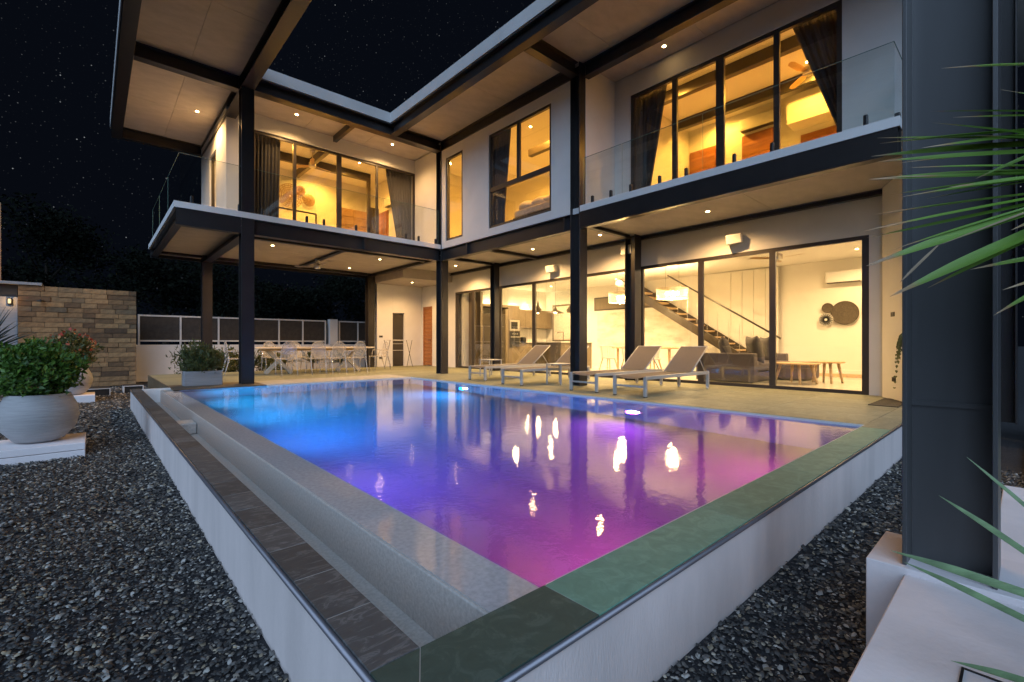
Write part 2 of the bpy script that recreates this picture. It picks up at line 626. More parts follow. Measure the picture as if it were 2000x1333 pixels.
# outer rendered walls
bx('outer_wall', XO + 0.012, XO + 0.16, YO + 0.012, 11.45, ZG - 0.05, -0.014, 'poolwall', pool)
bx('outer_wall', XO + 0.162, 6.6, YO + 0.012, YI - 0.03, ZG - 0.05, -0.014, 'poolwall', pool)
# trough, weir wall and ledge
bx('trough_floor', XO + 0.165, XC - 0.002, YI, 11.3, -0.40, -0.262, 'weir', pool)
bx('trough_end_wall', XI, 1.15, 11.30, 11.45, ZG - 0.05, -0.006, 'white', pool)
bm = bmesh.new()
add_box(bm, 0, XL - XC, 0, YB - YI + 0.5, -0.62, 0, 0.007, 3)
w = obj('weir_wall', bm, 'weir', pool)
w.location = (XC, YI - 0.002, ZW - 0.004)
bx('wet_ledge', XC + 0.014, XL, YI, YB - 0.001, ZW - 0.003, ZW - 0.0005, 'wet', pool)
bx('weir_wall_base', XC + 0.01, XL - 0.004, YI, YB, ZF, -0.63, 'pooltile', pool)
sk = bx('skimmer_box', XI + 0.03, XC - 0.006, 7.0, 7.35, -0.258, -0.12, 'weir', pool, 0.01)
# basin
bx('basin_floor', XL - 0.05, XB + 0.1, YI - 0.1, YB + 0.1, ZF - 0.1, ZF, 'pooltile', pool)
bx('basin_wall', XB, XB + 0.1, YI - 0.02, YB, ZF, -0.016, 'pooltile', pool)
bx('basin_wall', XL, XB, YB, YB + 0.1, ZF, -0.016, 'pooltile', pool)
bx('basin_wall', XL, XB, YI - 0.028, YI - 0.004, ZF, -0.016, 'pooltile', pool)
# white bead between water and coping
bx('edge_bead', XL, XB, YI - 0.003, YI + 0.006, -0.05, -0.003, 'white', pool)
bx('edge_bead', XB - 0.006, XB + 0.003, YI, YB, -0.05, -0.003, 'white', pool)
bx('edge_bead', 2.75, XB, YB - 0.006, YB + 0.003, -0.06, -0.003, 'white', pool)
# coping: left row of slate, near row of slate tinted green, with mitred corner
bx('grout_bed', XO + 0.026, XI - 0.003, YI + 0.003, 11.44, -0.0128, -0.0012, 'pale_grout', pool)
yy = YI
k = 0
while yy < 11.4:
    y1 = min(yy + 0.32, 11.45)
    bx('coping_tile', XO + 0.022, XI, yy + 0.0025, y1 - 0.0025, -0.013, 0.0, 'slate', pool, 0.0015)
    yy = y1


def poly_prism(name, pts, z0, z1, m, parent):
    bm = bmesh.new()
    a = [bm.verts.new((x, y, z1)) for x, y in pts]
    b = [bm.verts.new((x, y, z0)) for x, y in pts]
    n = len(pts)
    bm.faces.new(a)
    bm.faces.new(b[::-1])
    for i in range(n):
        bm.faces.new((a[i], b[i], b[(i + 1) % n], a[(i + 1) % n]))
    bmesh.ops.recalc_face_normals(bm, faces=bm.faces)
    return obj(name, bm, m, parent)


poly_prism('coping_tile', [(XO + 0.022, YO + 0.022), (XI - 0.002, YI - 0.0015), (XO + 0.022, YI - 0.0015)], -0.013, 0.0, 'dark_green_tinted_slate', pool)
poly_prism('coping_tile', [(XO + 0.026, YO + 0.022), (1.22, YO + 0.022), (1.22, YI), (XI + 0.002, YI)], -0.013, 0.0, 'dark_green_tinted_slate', pool)
bx('grout_bed', XO + 0.04, 6.88, YO + 0.026, YI - 0.004, -0.0128, -0.0012, 'pale_grout', pool)
xs = [1.223, 2.42, 3.62, 4.82, 6.02]
for a, b in zip(xs, xs[1:]):
    bx('coping_tile', a, b - 0.003, YO + 0.022, YI, -0.013, 0.0, 'green_tinted_slate', pool, 0.0015)
bx('coping_tile', 6.02, 6.90, YO + 0.022, YI, -0.013, 0.0, 'deck', pool, 0.0015)
# rounded metal trims at the outer edges
bm = bmesh.new()
add_tube(bm, [(XO + 0.012, YO + 0.012, -0.012), (XO + 0.012, 11.45, -0.012)], 0.011, 8)
obj('edge_trim', bm, 'trim', pool, True)
bm = bmesh.new()
add_tube(bm, [(XO + 0.012, YO + 0.012, -0.012), (6.9, YO + 0.012, -0.012)], 0.011, 8)
obj('edge_trim', bm, 'trim', pool, True)

# underwater lamps
def pool_lamp(loc, aim, power, col, cone=172):
    e = bpy.data.objects.new('pool_lamp', None)
    COL.objects.link(e)
    e.parent = pool
    e.location = loc
    q = Vector(aim).to_track_quat('Z', 'Y').to_matrix().to_4x4()
    bm = bmesh.new()
    add_lathe(bm, [(0.13, 0.0), (0.14, 0.01), (0.14, 0.028), (0.105, 0.032)], 24)
    bmesh.ops.transform(bm, matrix=q, verts=bm.verts)
    obj('lamp_ring', bm, 'plastic', e, True)
    bm = bmesh.new()
    add_lathe(bm, [(0.10, 0.026), (0.06, 0.036), (0.001, 0.040)], 24, capb=True, capt=True)
    bmesh.ops.transform(bm, matrix=q, verts=bm.verts)
    obj('lamp_lens', bm, 'pool_lens', e, True)
    lamp('pool_light', 'SPOT', Vector(aim).normalized() * 0.06, power, col, e, 0.10, aim, cone, 1.0)


BLUE, VIOL, MAG = (0.0, 0.17, 1.0), (0.30, 0.02, 1.0), (0.88, 0.0, 0.34)
pool_lamp((XB - 0.002, 8.40, -0.95), (-1, 0, 0.0), 420, (0.0, 0.34, 1.0))
pool_lamp((XB - 0.002, 4.05, -0.95), (-1, 0, 0.0), 170, (0.40, 0.01, 0.85))
pool_lamp((XL + 0.002, 9.8, -0.7), (1, 0, 0.0), 620, (0.0, 0.44, 1.0))
pool_lamp((XL + 0.002, 8.0, -0.7), (1, 0, 0.0), 500, (0.0, 0.38, 1.0))
pool_lamp((XL + 0.002, 6.2, -0.7), (1, 0, 0.0), 560, (0.0, 0.22, 1.0))
pool_lamp((XL + 0.002, 4.2, -0.7), (1, 0, 0.0), 230, (0.07, 0.05, 1.0))
pool_lamp((5.0, YI + 0.002, -0.85), (0, 1, 0.0), 150, MAG)
pool_lamp((2.6, YI + 0.002, -0.85), (0, 1, 0.0), 150, MAG)

# water: one still sheet, with the spill over the weir
bm = bmesh.new()
vs_ = [bm.verts.new(p) for p in ((XL + 0.001, YI + 0.004, 0), (XB - 0.004, YI + 0.004, 0), (XB - 0.004, YB - 0.004, 0), (XL + 0.001, YB - 0.004, 0))]
bm.faces.new(vs_)
water = struct(obj('pool_water', bm, 'water'))
water.location = (0, 0, ZW)

# deck
deck = struct(bpy.data.objects.new('deck', None))
COL.objects.link(deck)
deck['kind'] = 'structure'
bx('deck_base', XB + 0.102, 9.90, YO + 0.05, YB + 0.1, ZG - 0.1, -0.016, 'grout', deck)
bx('deck_base', 1.15, 9.90, YB + 0.102, 16.35, ZG - 0.1, -0.016, 'grout', deck)
bx('deck_base', 1.15, 1.16, YB + 0.102, 16.35, ZG - 0.1, -0.002, 'stone', deck)
tile_cache = {}


def deck_tile(x0, x1, y0, y1, m='deck'):
    key = (round(x1 - x0, 3), round(y1 - y0, 3), m)
    cx, cyy = (x0 + x1) / 2, (y0 + y1) / 2
    if key not in tile_cache:
        bm = bmesh.new()
        w, h = (x1 - x0) / 2 - 0.002, (y1 - y0) / 2 - 0.002
        add_box(bm, -w, w, -h, h, -0.014, 0.0, 0.0012)
        me = mesh_from_bm(bm, 'deck_tile')
        me.materials.append(MT[m])
        tile_cache[key] = me
    o = bpy.data.objects.new('deck_tile', tile_cache[key])
    COL.objects.link(o)
    o.parent = deck
    o.location = (cx, cyy, 0)


# border row along the pool, then 0.6 x 1.2 tiles
yy = YI
while yy < YB - 0.01:
    y1 = min(yy + 1.2, YB)
    deck_tile(XB, 6.50, yy, y1)
    yy = y1
xx = 6.50
while xx < 9.77:
    x1 = min(xx + 0.6, 9.775)
    yy = YI
    while yy < YB - 0.01:
        y1 = min(yy + 1.2, YB)
        deck_tile(xx, x1, yy, y1)
        yy = y1
    xx = x1
deck_tile(6.90, 9.775, YO + 0.06, YI)
MT['ledge'] = vein_mat('pale_ledge_tile', (0.40, 0.39, 0.36), (0.45, 0.44, 0.41), objvar=0.05, stretch=(1, 1, 1))
MT['deck_dark'] = vein_mat('dark_platform_tile', (0.13, 0.10, 0.07), (0.17, 0.14, 0.10), objvar=0.1, stretch=(1, 2, 1))
xx = 2.75
while xx < XB - 0.05:
    x1 = min(xx + 0.69, XB)
    deck_tile(xx, x1, YB, 12.0, 'ledge')
    xx = x1
for a, b in ((1.15, 1.95), (1.95, 2.75)):
    deck_tile(a, b, YB, 12.0, 'deck_dark')
xx = XB
while xx < 9.76:
    x1 = min(xx + 0.6, 9.775)
    deck_tile(xx, x1, YB, 12.0)
    xx = x1
yy = 12.0
while yy < 16.3:
    y1 = min(yy + 0.6, 16.35)
    xx = 1.16
    while xx < 9.76:
        x1 = min(xx + 1.2, 9.775)
        deck_tile(xx, x1, yy, y1)
        xx = x1
    yy = y1
# dark grate by the angled wall
grate = tag(prop('doormat_grate'), 'dark slatted floor grate beside the glass door', 'grate')
grate.location = (8.75, 1.36, 0.002)
for k in range(7):
    bx('grate_bar', 8.18 + k * 0.17, 8.31 + k * 0.17, 1.185, 1.52, 0.002, 0.012, 'dark', grate)

# side paving on the right
p = struct(bx('paving', 2.9, 9.5, -6.0, 0.02, ZG - 0.05, ZG + 0.03, 'paving'))

# ------------------------------------------------------------------ gravel: loose flat stones
F_ = (math.cos(R(47.934)), math.sin(R(47.934)))
R_ = (math.sin(R(47.934)), -math.cos(R(47.934)))


def in_view(x, y, z=ZG, mu=450, mv=350):
    d = x * F_[0] + y * F_[1]
    s = x * R_[0] + y * R_[1]
    d = np.maximum(d, 1e-3)
    u = 1000 + 909 * s / d
    v = 670.8 - 909 * (z - 0.88) / d
    return (d > 0.25) & (u > -mu) & (u < 2000 + mu) & (v < 1333 + mv)


def stones(x0, x1, y0, y1, dens, rmin, rmax):
    n = int((x1 - x0) * (y1 - y0) * dens)
    x = rng.uniform(x0, x1, n)
    y = rng.uniform(y0, y1, n)
    k = in_view(x, y)
    x, y = x[k], y[k]
    n = len(x)
    r = rmin + (rmax - rmin) * rng.random(n) ** 1.7
    return np.stack([x, y, r], 1)


parts = [stones(-1.6, XO + 0.005, 0.3, 4.2, 4000, 0.006, 0.0165),
         stones(-2.4, XO + 0.005, 4.2, 8.0, 2000, 0.009, 0.021),
         stones(-3.0, XO + 0.005, 8.0, 17.5, 600, 0.015, 0.034),
         stones(XO + 0.005, 1.14, 11.5, 17.5, 500, 0.015, 0.034),
         stones(0.9, 2.9, 0.33, YO, 4000, 0.006, 0.0165),
         stones(2.9, 6.6, 0.02, YO, 2100, 0.009, 0.021)]
S = np.concatenate(parts)
ns = len(S)
ring = 5
ang = np.arange(ring) * 2 * np.pi / ring
a0 = rng.uniform(0, 6.28, ns)
jr = rng.uniform(0.62, 1.15, (ns, ring))
hgt = S[:, 2] * rng.uniform(0.28, 0.6, ns)
el = rng.uniform(0.55, 1.0, ns)
rot = rng.uniform(0, 6.28, ns)
tiltx = rng.normal(0, 0.28, ns)
tilty = rng.normal(0, 0.28, ns)
A = a0[:, None] + ang[None]
px = np.cos(A) * jr * S[:, 2:3]
py = np.sin(A) * jr * S[:, 2:3] * el[:, None]
cr, sr = np.cos(rot)[:, None], np.sin(rot)[:, None]
qx, qy = px * cr - py * sr, px * sr + py * cr
top = np.stack([qx * 0.72, qy * 0.72, np.repeat(hgt[:, None] * 0.5, ring, 1)], 2)
mid = np.stack([qx, qy, np.repeat(-hgt[:, None] * 0.15, ring, 1)], 2)
VV = np.concatenate([top, mid], 1)
VV[:, :, 2] += VV[:, :, 0] * tiltx[:, None] + VV[:, :, 1] * tilty[:, None]
VV[:, :, 0] += S[:, 0:1]
VV[:, :, 1] += S[:, 1:2]
VV[:, :, 2] += (ZG + rng.uniform(-0.006, 0.012, ns))[:, None]
verts = VV.reshape(-1, 3)
base_ = (np.arange(ns) * 2 * ring)[:, None]
quads = []
for i in range(ring):
    j = (i + 1) % ring
    quads.append(np.concatenate([base_ + i, base_ + ring + i, base_ + ring + j, base_ + j], 1))
quads = np.concatenate(quads, 0)
tops = np.concatenate([base_ + i for i in range(ring)], 1)
me = bpy.data.meshes.new('gravel')
nq, ntp = len(quads), len(tops)
me.vertices.add(len(verts))
me.vertices.foreach_set('co', verts.ravel())
me.loops.add(nq * 4 + ntp * ring)
me.loops.foreach_set('vertex_index', np.concatenate([quads.ravel(), tops.ravel()]).astype(np.int32))
me.polygons.add(nq + ntp)
me.polygons.foreach_set('loop_start', np.concatenate([np.arange(nq) * 4, nq * 4 + np.arange(ntp) * ring]).astype(np.int32))
me.update(calc_edges=True)
me.validate()
gr = obj('gravel', me, 'gravel')
gr['kind'] = 'stuff'
gr['label'] = 'dark mixed gravel of flat river stones'

# ================================================================== HOUSE
villa = thing('villa', 'two storey white house with black steel frame and lit glass fronts', 'house')
ZS = 6.67      # roof soffit
Z1T, Z1B, Z1U = 3.70, 3.575, 3.24   # first floor edge top / bottom, beam underside
ZSO = 3.43     # ground floor soffit
CX1, CX2, CX3 = 2.50, 7.555, 9.55
CYA, CYC = 11.40, 6.29


def column(x, y, z0, z1, m='steel', w=0.25, h=0.25):
    o = beam('z', z0, z1, (x, y), 0, w, h, villa, m, 'column')
    return o


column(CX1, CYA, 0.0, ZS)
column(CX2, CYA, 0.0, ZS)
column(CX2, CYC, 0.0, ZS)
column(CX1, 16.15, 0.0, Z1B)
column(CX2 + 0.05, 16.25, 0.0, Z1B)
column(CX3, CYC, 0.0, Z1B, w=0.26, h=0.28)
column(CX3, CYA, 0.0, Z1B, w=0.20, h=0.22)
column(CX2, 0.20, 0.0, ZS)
# the near column, standing on its pedestal
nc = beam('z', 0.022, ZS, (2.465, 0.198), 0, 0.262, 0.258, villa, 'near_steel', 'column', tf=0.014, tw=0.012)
nc['label'] = 'dark grey steel column close to the camera'
bx('splice_plate', 2.452, 2.459, 0.075, 0.321, 0.632, 0.652, 'near_steel', nc)
for dy in (-0.07, 0.06):
    bm = bmesh.new()
    add_lathe(bm, [(0.016, 0), (0.016, 0.014), (0.009, 0.014), (0.009, 0.03)], 6, capt=True)
    o = obj('anchor_bolt', bm, 'steel', nc)
    o.location = Vector((2.425, 0.198 + dy, 0.0)) - nc.location

# roof beams
HB = 0.28
zc = ZS - HB / 2
beam('y', -0.4, 16.45, CX1, zc, 0.25, HB, villa)                  # long beam over the two outer columns
beam('y', -0.4, 16.45, 0.485, zc, 0.22, HB, villa)                # left eave
beam('x', 0.60, 2.37, CYA + 0.15, zc, 0.20, HB, villa)
beam('x', 0.60, 2.37, 16.32, zc, 0.20, HB, villa)
beam('x', 0.60, 2.37, 6.3, zc, 0.20, HB, villa)
beam('x', 0.60, 2.37, 0.3, zc, 0.20, HB, villa)
beam('x', 2.63, 7.43, CYA, zc, 0.25, HB, villa)                   # front of the far wing
beam('y', -0.4, 11.27, 5.955, zc, 0.19, HB, villa)                # cantilevered eave
beam('x', 6.06, 7.43, CYC, zc, 0.18, HB, villa)
beam('y', -0.4, 6.16, CX2 + 0.07, zc, 0.17, HB, villa)
beam('y', 6.42, 11.27, 7.515, zc, 0.18, HB, villa)
beam('x', 7.69, 8.62, CYC, zc - 0.06, 0.12, 0.30, villa, name='bracket')
bx('bracket', 5.0, 5.10, 11.53, 13.0, ZS - 0.16, ZS - 0.002, 'steel', villa)

# roof: slab with white fascia, cement-board panels below
def roof_slab(x0, x1, y0, y1):
    bx('roof_slab', x0, x1, y0, y1, ZS + 0.022, ZS + 0.285, 'fascia', villa)


roof_slab(0.36, 2.62, -0.5, 16.6)
roof_slab(2.621, 5.84, 11.26, 16.6)
roof_slab(5.841, 14.5, -0.5, 16.6)


def panels(x0, x1, y0, y1, z, nx, ny, name='soffit_panel', m='soffit'):
    for i in range(nx):
        for j in range(ny):
            a, b = x0 + (x1 - x0) * i / nx, x0 + (x1 - x0) * (i + 1) / nx
            c, d = y0 + (y1 - y0) * j / ny, y0 + (y1 - y0) * (j + 1) / ny
            bx(name, a + 0.003, b - 0.003, c + 0.003, d - 0.003, z + 0.002, z + 0.020, m, villa)


panels(0.38, 1.5, -0.4, 16.5, ZS, 1, 7)
panels(1.5, 2.60, -0.4, 16.5, ZS, 1, 7)
panels(2.63, 5.85, 11.30, 13.05, ZS, 2, 1)
panels(5.87, 7.50, -0.4, 11.30, ZS, 1, 4)
panels(5.85, 7.50, 11.30, 13.05, ZS, 1, 1)
panels(7.50, 8.62, -0.4, 6.29, ZS, 1, 3)

# first floor edge, beams and soffit
def floor_edge(x0, x1, y0, y1):
    bx('floor_edge', x0, x1, y0, y1, Z1B + 0.002, Z1T, 'white', villa)


floor_edge(7.42, 9.9, 1.06, 6.15)
floor_edge(1.20, 7.42, 11.27, 13.06)
floor_edge(1.20, 2.42, 13.061, 16.9)
bx('floor_slab', 2.43, 9.7, 13.07, 16.7, Z1B + 0.004, Z1T - 0.004, 'white', villa)
bx('floor_slab', 7.5, 14.4, 6.16, 13.06, Z1B + 0.004, Z1T - 0.004, 'white', villa)
bx('floor_slab', 9.91, 14.4, 1.0, 6.15, Z1B + 0.004, Z1T - 0.004, 'white', villa)
hb = Z1B - Z1U
zb = (Z1B + Z1U) / 2
beam('y', 1.06, 6.16, 7.51, zb, 0.17, hb, villa)
bx('beam_facing', 7.425, 7.445, 1.08, 6.15, Z1U + 0.018, Z1B - 0.018, 'steel', villa)
beam('y', 6.42, 11.27, 7.51, zb, 0.17, hb, villa)
beam('x', 1.24, 2.37, 11.37, zb, 0.19, hb, villa)
bx('beam_facing', 1.24, 2.37, 11.28, 11.30, Z1U + 0.018, Z1B - 0.018, 'steel', villa)
beam('x', 2.63, 7.43, 11.37, zb, 0.19, hb, villa)
for x in (5.15,):
    bx('stiffener', x - 0.02, x + 0.02, 11.275, 11.36, Z1U + 0.018, Z1B - 0.018, 'steel', villa)
for y in (10.05, 6.6):
    bx('stiffener', 7.43, 7.50, y - 0.02, y + 0.02, Z1U + 0.018, Z1B - 0.018, 'steel', villa)
beam('y', 11.47, 16.8, 1.33, zb + 0.06, 0.16, hb - 0.12, villa)
beam('y', 11.53, 16.02, CX1, zb, 0.20, hb, villa)
beam('y', 11.53, 16.12, CX2 + 0.05, zb + 0.04, 0.14, hb - 0.08, villa)
beam('y', 12.33, 16.2, 5.05, zb + 0.06, 0.12, hb - 0.12, villa)
beam('x', 2.61, 7.5, 12.25, zb + 0.05, 0.12, hb - 0.10, villa)
beam('x', 1.42, 2.40, 16.1, zb + 0.06, 0.12, hb - 0.12, villa)
beam('x', 2.63, 7.45, 16.1, zb + 0.05, 0.12, hb - 0.10, villa)
beam('x', 1.24, 9.6, 16.82, zb + 0.05, 0.12, hb - 0.10, villa)
beam('x', 7.69, 9.44, CYA, zb + 0.05, 0.12, hb - 0.10, villa)
beam('x', 7.60, 9.70, 9.65, zb + 0.05, 0.12, hb - 0.10, villa)
beam('x', 7.69, 9.42, CYC, zb + 0.05, 0.12, hb - 0.10, villa)
beam('y', 1.06, 16.1, 9.72, 3.39, 0.10, 0.10, villa)
panels(7.60, 9.77, 1.10, 16.2, ZSO, 1, 7)
panels(1.30, 4.3, 11.46, 16.8, ZSO, 1, 2)
panels(4.3, 7.60, 11.46, 16.8, ZSO, 1, 2)

# ---- ground floor walls
FX = 9.78
bx('wall', FX, FX + 0.14, 1.62, 13.912, 2.722, Z1B, 'white', villa)
bx('wall', FX, FX + 0.14, 1.62, 1.802, 0.0, 2.72, 'white', villa)
bx('wall', FX, FX + 0.14, 13.914, 15.45, 0.0, Z1B, 'white', villa)
bx('wall', FX, FX + 0.14, 15.452, 16.10, 2.312, Z1B, 'white', villa)
bx('wall', FX, FX + 0.14, 16.102, 16.36, 0.0, Z1B, 'white', villa)
# angled wall at the near end
aw = poly_prism('wall', [(9.92, 1.60), (9.64, 1.60), (8.30, 0.93), (8.38, 0.80), (9.92, 1.45)], 0.0, Z1B, 'white', villa)
bx('wall', 9.92, 14.4, 1.25, 1.42, 0.0, Z1B, 'white', villa)
# utility corner beyond the deck
bx('wall', 7.86, 8.50, 16.20, 16.34, 0.0, 3.10, 'white', villa)
bx('wall', 9.02, 9.77, 16.20, 16.34, 0.0, 3.10, 'white', villa)
bx('wall', 8.502, 9.018, 16.20, 16.34, 2.04, 3.10, 'white', villa)
bx('wall', 7.82, 14.4, 16.36, 16.5, 0.0, 6.66, 'white', villa)
bx('bulkhead', 7.78, 9.775, 14.10, 16.19, 3.102, ZSO - 0.002, 'soffit', villa)
ud = prop('utility_doorway', villa)
bx('dark_doorway_fill', 8.54, 8.98, 16.26, 16.30, 0.01, 2.01, 'cabinet_dark', ud)  # dark sheet standing in for the darkness of the doorway
bx('door_frame', 8.502, 8.538, 16.19, 16.30, 0.0, 2.035, 'frame', ud)
bx('door_frame', 8.982, 9.016, 16.185, 16.30, 0.0, 2.035, 'white', ud)
wd = prop('timber_door', villa)
bx('door_frame', FX - 0.01, FX + 0.10, 15.455, 15.50, 0, 2.31, 'wood', wd)
bx('door_frame', FX - 0.01, FX + 0.10, 16.05, 16.095, 0, 2.31, 'wood', wd)
bx('door_frame', FX - 0.01, FX + 0.10, 15.502, 16.048, 2.26, 2.31, 'wood', wd)
for k in range(15):
    bx('door_plank', FX + 0.01, FX + 0.05, 15.505, 16.045, 0.02 + k * 0.149, 0.02 + k * 0.149 + 0.144, 'wood', wd, 0.004)
bm = bmesh.new()
add_tube(bm, [(FX + 0.02, 15.56, 1.0), (FX - 0.05, 15.56, 1.0), (FX - 0.05, 15.68, 1.0)], 0.011, 6)
obj('door_handle', bm, 'black', wd)

# ---- ground floor interior shell
bx('interior_floor', FX + 0.02, 14.3, 1.43, 13.7, -0.05, 0.012, 'floor_in', villa)
bx('interior_wall', 14.2, 14.32, 1.43, 13.72, 0.0, 3.5, 'white_in', villa)
bx('interior_wall', FX + 0.15, 14.2, 13.60, 13.72, 0.0, 3.5, 'white_in', villa)
bx('interior_ceiling', FX + 0.142, 14.2, 1.43, 13.6, 3.02, 3.06, 'white_in', villa)
bx('skirting', 14.18, 14.199, 1.43, 4.2, 0.012, 0.10, 'pale_wood', villa)
bx('wall_panel', 14.10, 14.198, 4.9, 6.5, 0.012, 3.01, 'white_in', villa)
for k in range(5):
    bx('wall_panel', 14.06, 14.098, 4.62 + k * 0.32, 4.93 + k * 0.32, 0.03, 2.98, 'white_in', villa, 0.003)

# ---- glazing
def glazing(name, plane, c, a0, a1, z0, z1, mull, parent, top=0.07, side=0.10, th=0.07, sill=0.06, bars=(), proud=0.0):
    """frame and panes in the plane x=c or y=c; mull = list of (pos, width); bars = list of (z, height, a0, a1)"""
    e = prop(name, parent)

    def b(nm, p0, p1, q0, q1, m, t0=0.0, t1=th):
        if plane == 'x':
            return bx(nm, c + t0, c + t1, p0, p1, q0, q1, m, e)
        return bx(nm, p0, p1, c + t0, c + t1, q0, q1, m, e)
    b('frame_head', a0, a1, z1 - top, z1, 'frame')
    b('frame_sill', a0, a1, z0, z0 + sill, 'frame')
    b('frame_jamb', a0, a0 + side, z0 + sill, z1 - top, 'frame')
    b('frame_jamb', a1 - side, a1, z0 + sill, z1 - top, 'frame')
    edges = [a0 + side]
    for pos, w in mull:
        b('mullion', pos - w / 2, pos + w / 2, z0 + sill, z1 - top, 'frame', 0.005, th - 0.005)
        edges += [pos - w / 2, pos + w / 2]
    edges.append(a1 - side)
    for p0, p1 in zip(edges[::2], edges[1::2]):
        zs = [(z0 + sill, z1 - top)]
        for (z, h) in bars:
            b('transom', p0, p1, z - h / 2, z + h / 2, 'frame', 0.004, th - 0.004)
            zs = [(z0 + sill, z - h / 2), (z + h / 2, z1 - top)]
        for q0, q1 in zs:
            b('pane', p0, p1, q0, q1, 'pane', th * 0.5, th * 0.5 + 0.002)
    return e


glazing('sliding_door', 'x', FX + 0.01, 1.804, 6.27, 0.0, 2.72, [(4.755, 0.11), (3.32, 0.11)], villa)
glazing('sliding_door', 'x', FX + 0.01, 6.55, 13.91, 0.0, 2.72, [(12.88, 0.14), (11.45, 0.12), (9.89, 0.13), (8.2, 0.11)], villa)

# ---- upper storey walls
bx('wall', 7.45, 7.60, 6.42, 6.98, Z1B, 6.388, 'white', villa)      # wall with the tall window, between the columns
bx('wall', 7.45, 7.60, 6.982, 9.14, Z1B, 3.775, 'white', villa)
bx('wall', 7.45, 7.60, 6.982, 9.14, 6.145, 6.388, 'white', villa)
bx('wall', 7.45, 7.60, 9.142, 10.25, Z1B, 6.388, 'white', villa)
bx('wall', 7.45, 7.60, 10.252, 11.06, Z1B, 3.775, 'white', villa)
bx('wall', 7.45, 7.60, 10.252, 11.06, 6.13, 6.388, 'white', villa)
bx('wall', 7.45, 7.60, 11.062, 11.27, Z1B, 6.388, 'white', villa)
bx('wall', 7.62, 7.76, 11.53, 13.05, Z1T, ZS, 'white', villa)     # return wall of the far balcony
glazing('window', 'x', 7.47, 6.984, 9.138, 3.777, 6.143, [], villa, top=0.06, side=0.06, sill=0.06)
w2 = prop('window_bars', villa)
bx('transom', 7.475, 7.53, 7.05, 9.08, 4.69, 4.80, 'frame', w2)
bx('mullion', 7.476, 7.529, 8.02, 8.12, 4.802, 6.08, 'frame', w2)
glazing('window', 'x', 7.47, 10.254, 11.058, 3.777, 6.128, [], villa, top=0.06, side=0.07, sill=0.06)
# far wing front, set back behind its balcony
FY = 13.05
bx('wall', 2.42, 3.00, FY, FY + 0.16, Z1T, ZS, 'white', villa)
bx('wall', 3.002, 7.66, FY, FY + 0.16, 6.28, ZS, 'white', villa)
bx('wall', 2.42, 2.56, FY + 0.162, 14.3, Z1T, ZS, 'white', villa)
bx('wall', 2.42, 2.56, 14.302, 15.2, 6.0, ZS, 'white', villa)
bx('wall', 2.42, 2.56, 15.202, 16.36, Z1T, ZS, 'white', villa)
glazing('side_window', 'x', 2.46, 14.304, 15.198, 3.72, 5.998, [], villa, side=0.06)
glazing('sliding_door', 'y', FY + 0.05, 3.004, 7.658, 3.705, 6.278, [(4.02, 0.08), (5.22, 0.13), (6.36, 0.07)], villa, side=0.06)
bx('wall', 2.42, 7.80, 16.362, 16.5, Z1T, ZS, 'white', villa)
# right wing front, set back behind its balcony
RX = 8.63
bx('wall', RX, RX + 0.14, 5.752, 6.15, Z1T, ZS, 'white', villa)
bx('wall', RX, RX + 0.14, 1.93, 5.75, 6.23, ZS, 'white', villa)
bx('wall', RX, RX + 0.14, 0.95, 1.928, Z1T, ZS, 'white', villa)
bx('wall', 7.62, 14.4, 6.152, 6.29, Z1T, ZS, 'white', villa)
glazing('sliding_door', 'x', RX + 0.02, 1.932, 5.748, 3.705, 6.228, [(4.74, 0.10), (3.83, 0.15), (2.87, 0.09)], villa, side=0.07)

# upper rooms: outer and inner shells
bx('interior_wall', 7.77, 14.4, 13.06, 13.2, Z1T, ZS, 'white_in', villa)
bx('interior_wall', 12.0, 12.14, 0.9, 6.15, Z1T, ZS, 'white_in', villa)
bx('interior_wall', RX + 0.15, 11.99, 0.95, 1.09, Z1T, ZS, 'white_in', villa)
bx('interior_wall', 11.4, 11.54, 6.30, 13.05, Z1T, ZS, 'white_in', villa)
bx('interior_wall', 7.66, 7.80, 13.22, 16.36, Z1T, ZS, 'white_in', villa)
bx('interior_ceiling', RX + 0.15, 11.99, 1.1, 6.15, 6.60, 6.65, 'white_in', villa)
bx('interior_ceiling', 7.61, 11.4, 6.30, 13.05, 6.60, 6.65, 'white_in', villa)
bx('interior_ceiling', 2.57, 7.65, 13.22, 16.36, 6.60, 6.65, 'white_in', villa)
for y0, y1, x in ((1.1, 6.14, 9.75), (1.1, 6.14, 11.25)):
    bx('ceiling_beam', x - 0.07, x + 0.07, y0, y1, 6.37, 6.598, 'frame', villa)
bx('ceiling_beam', 8.9, 9.04, 6.3, 9.2, 6.02, 6.20, 'frame', villa)
bx('ceiling_beam', 5.0, 5.12, 13.3, 16.3, 6.38, 6.598, 'frame', villa)
bx('ceiling_beam', 2.58, 7.0, 14.9, 15.02, 6.36, 6.596, 'frame', villa)
bx('ceiling_beam', 6.9, 7.0, 14.9, 15.0, 4.9, 6.36, 'frame', villa)

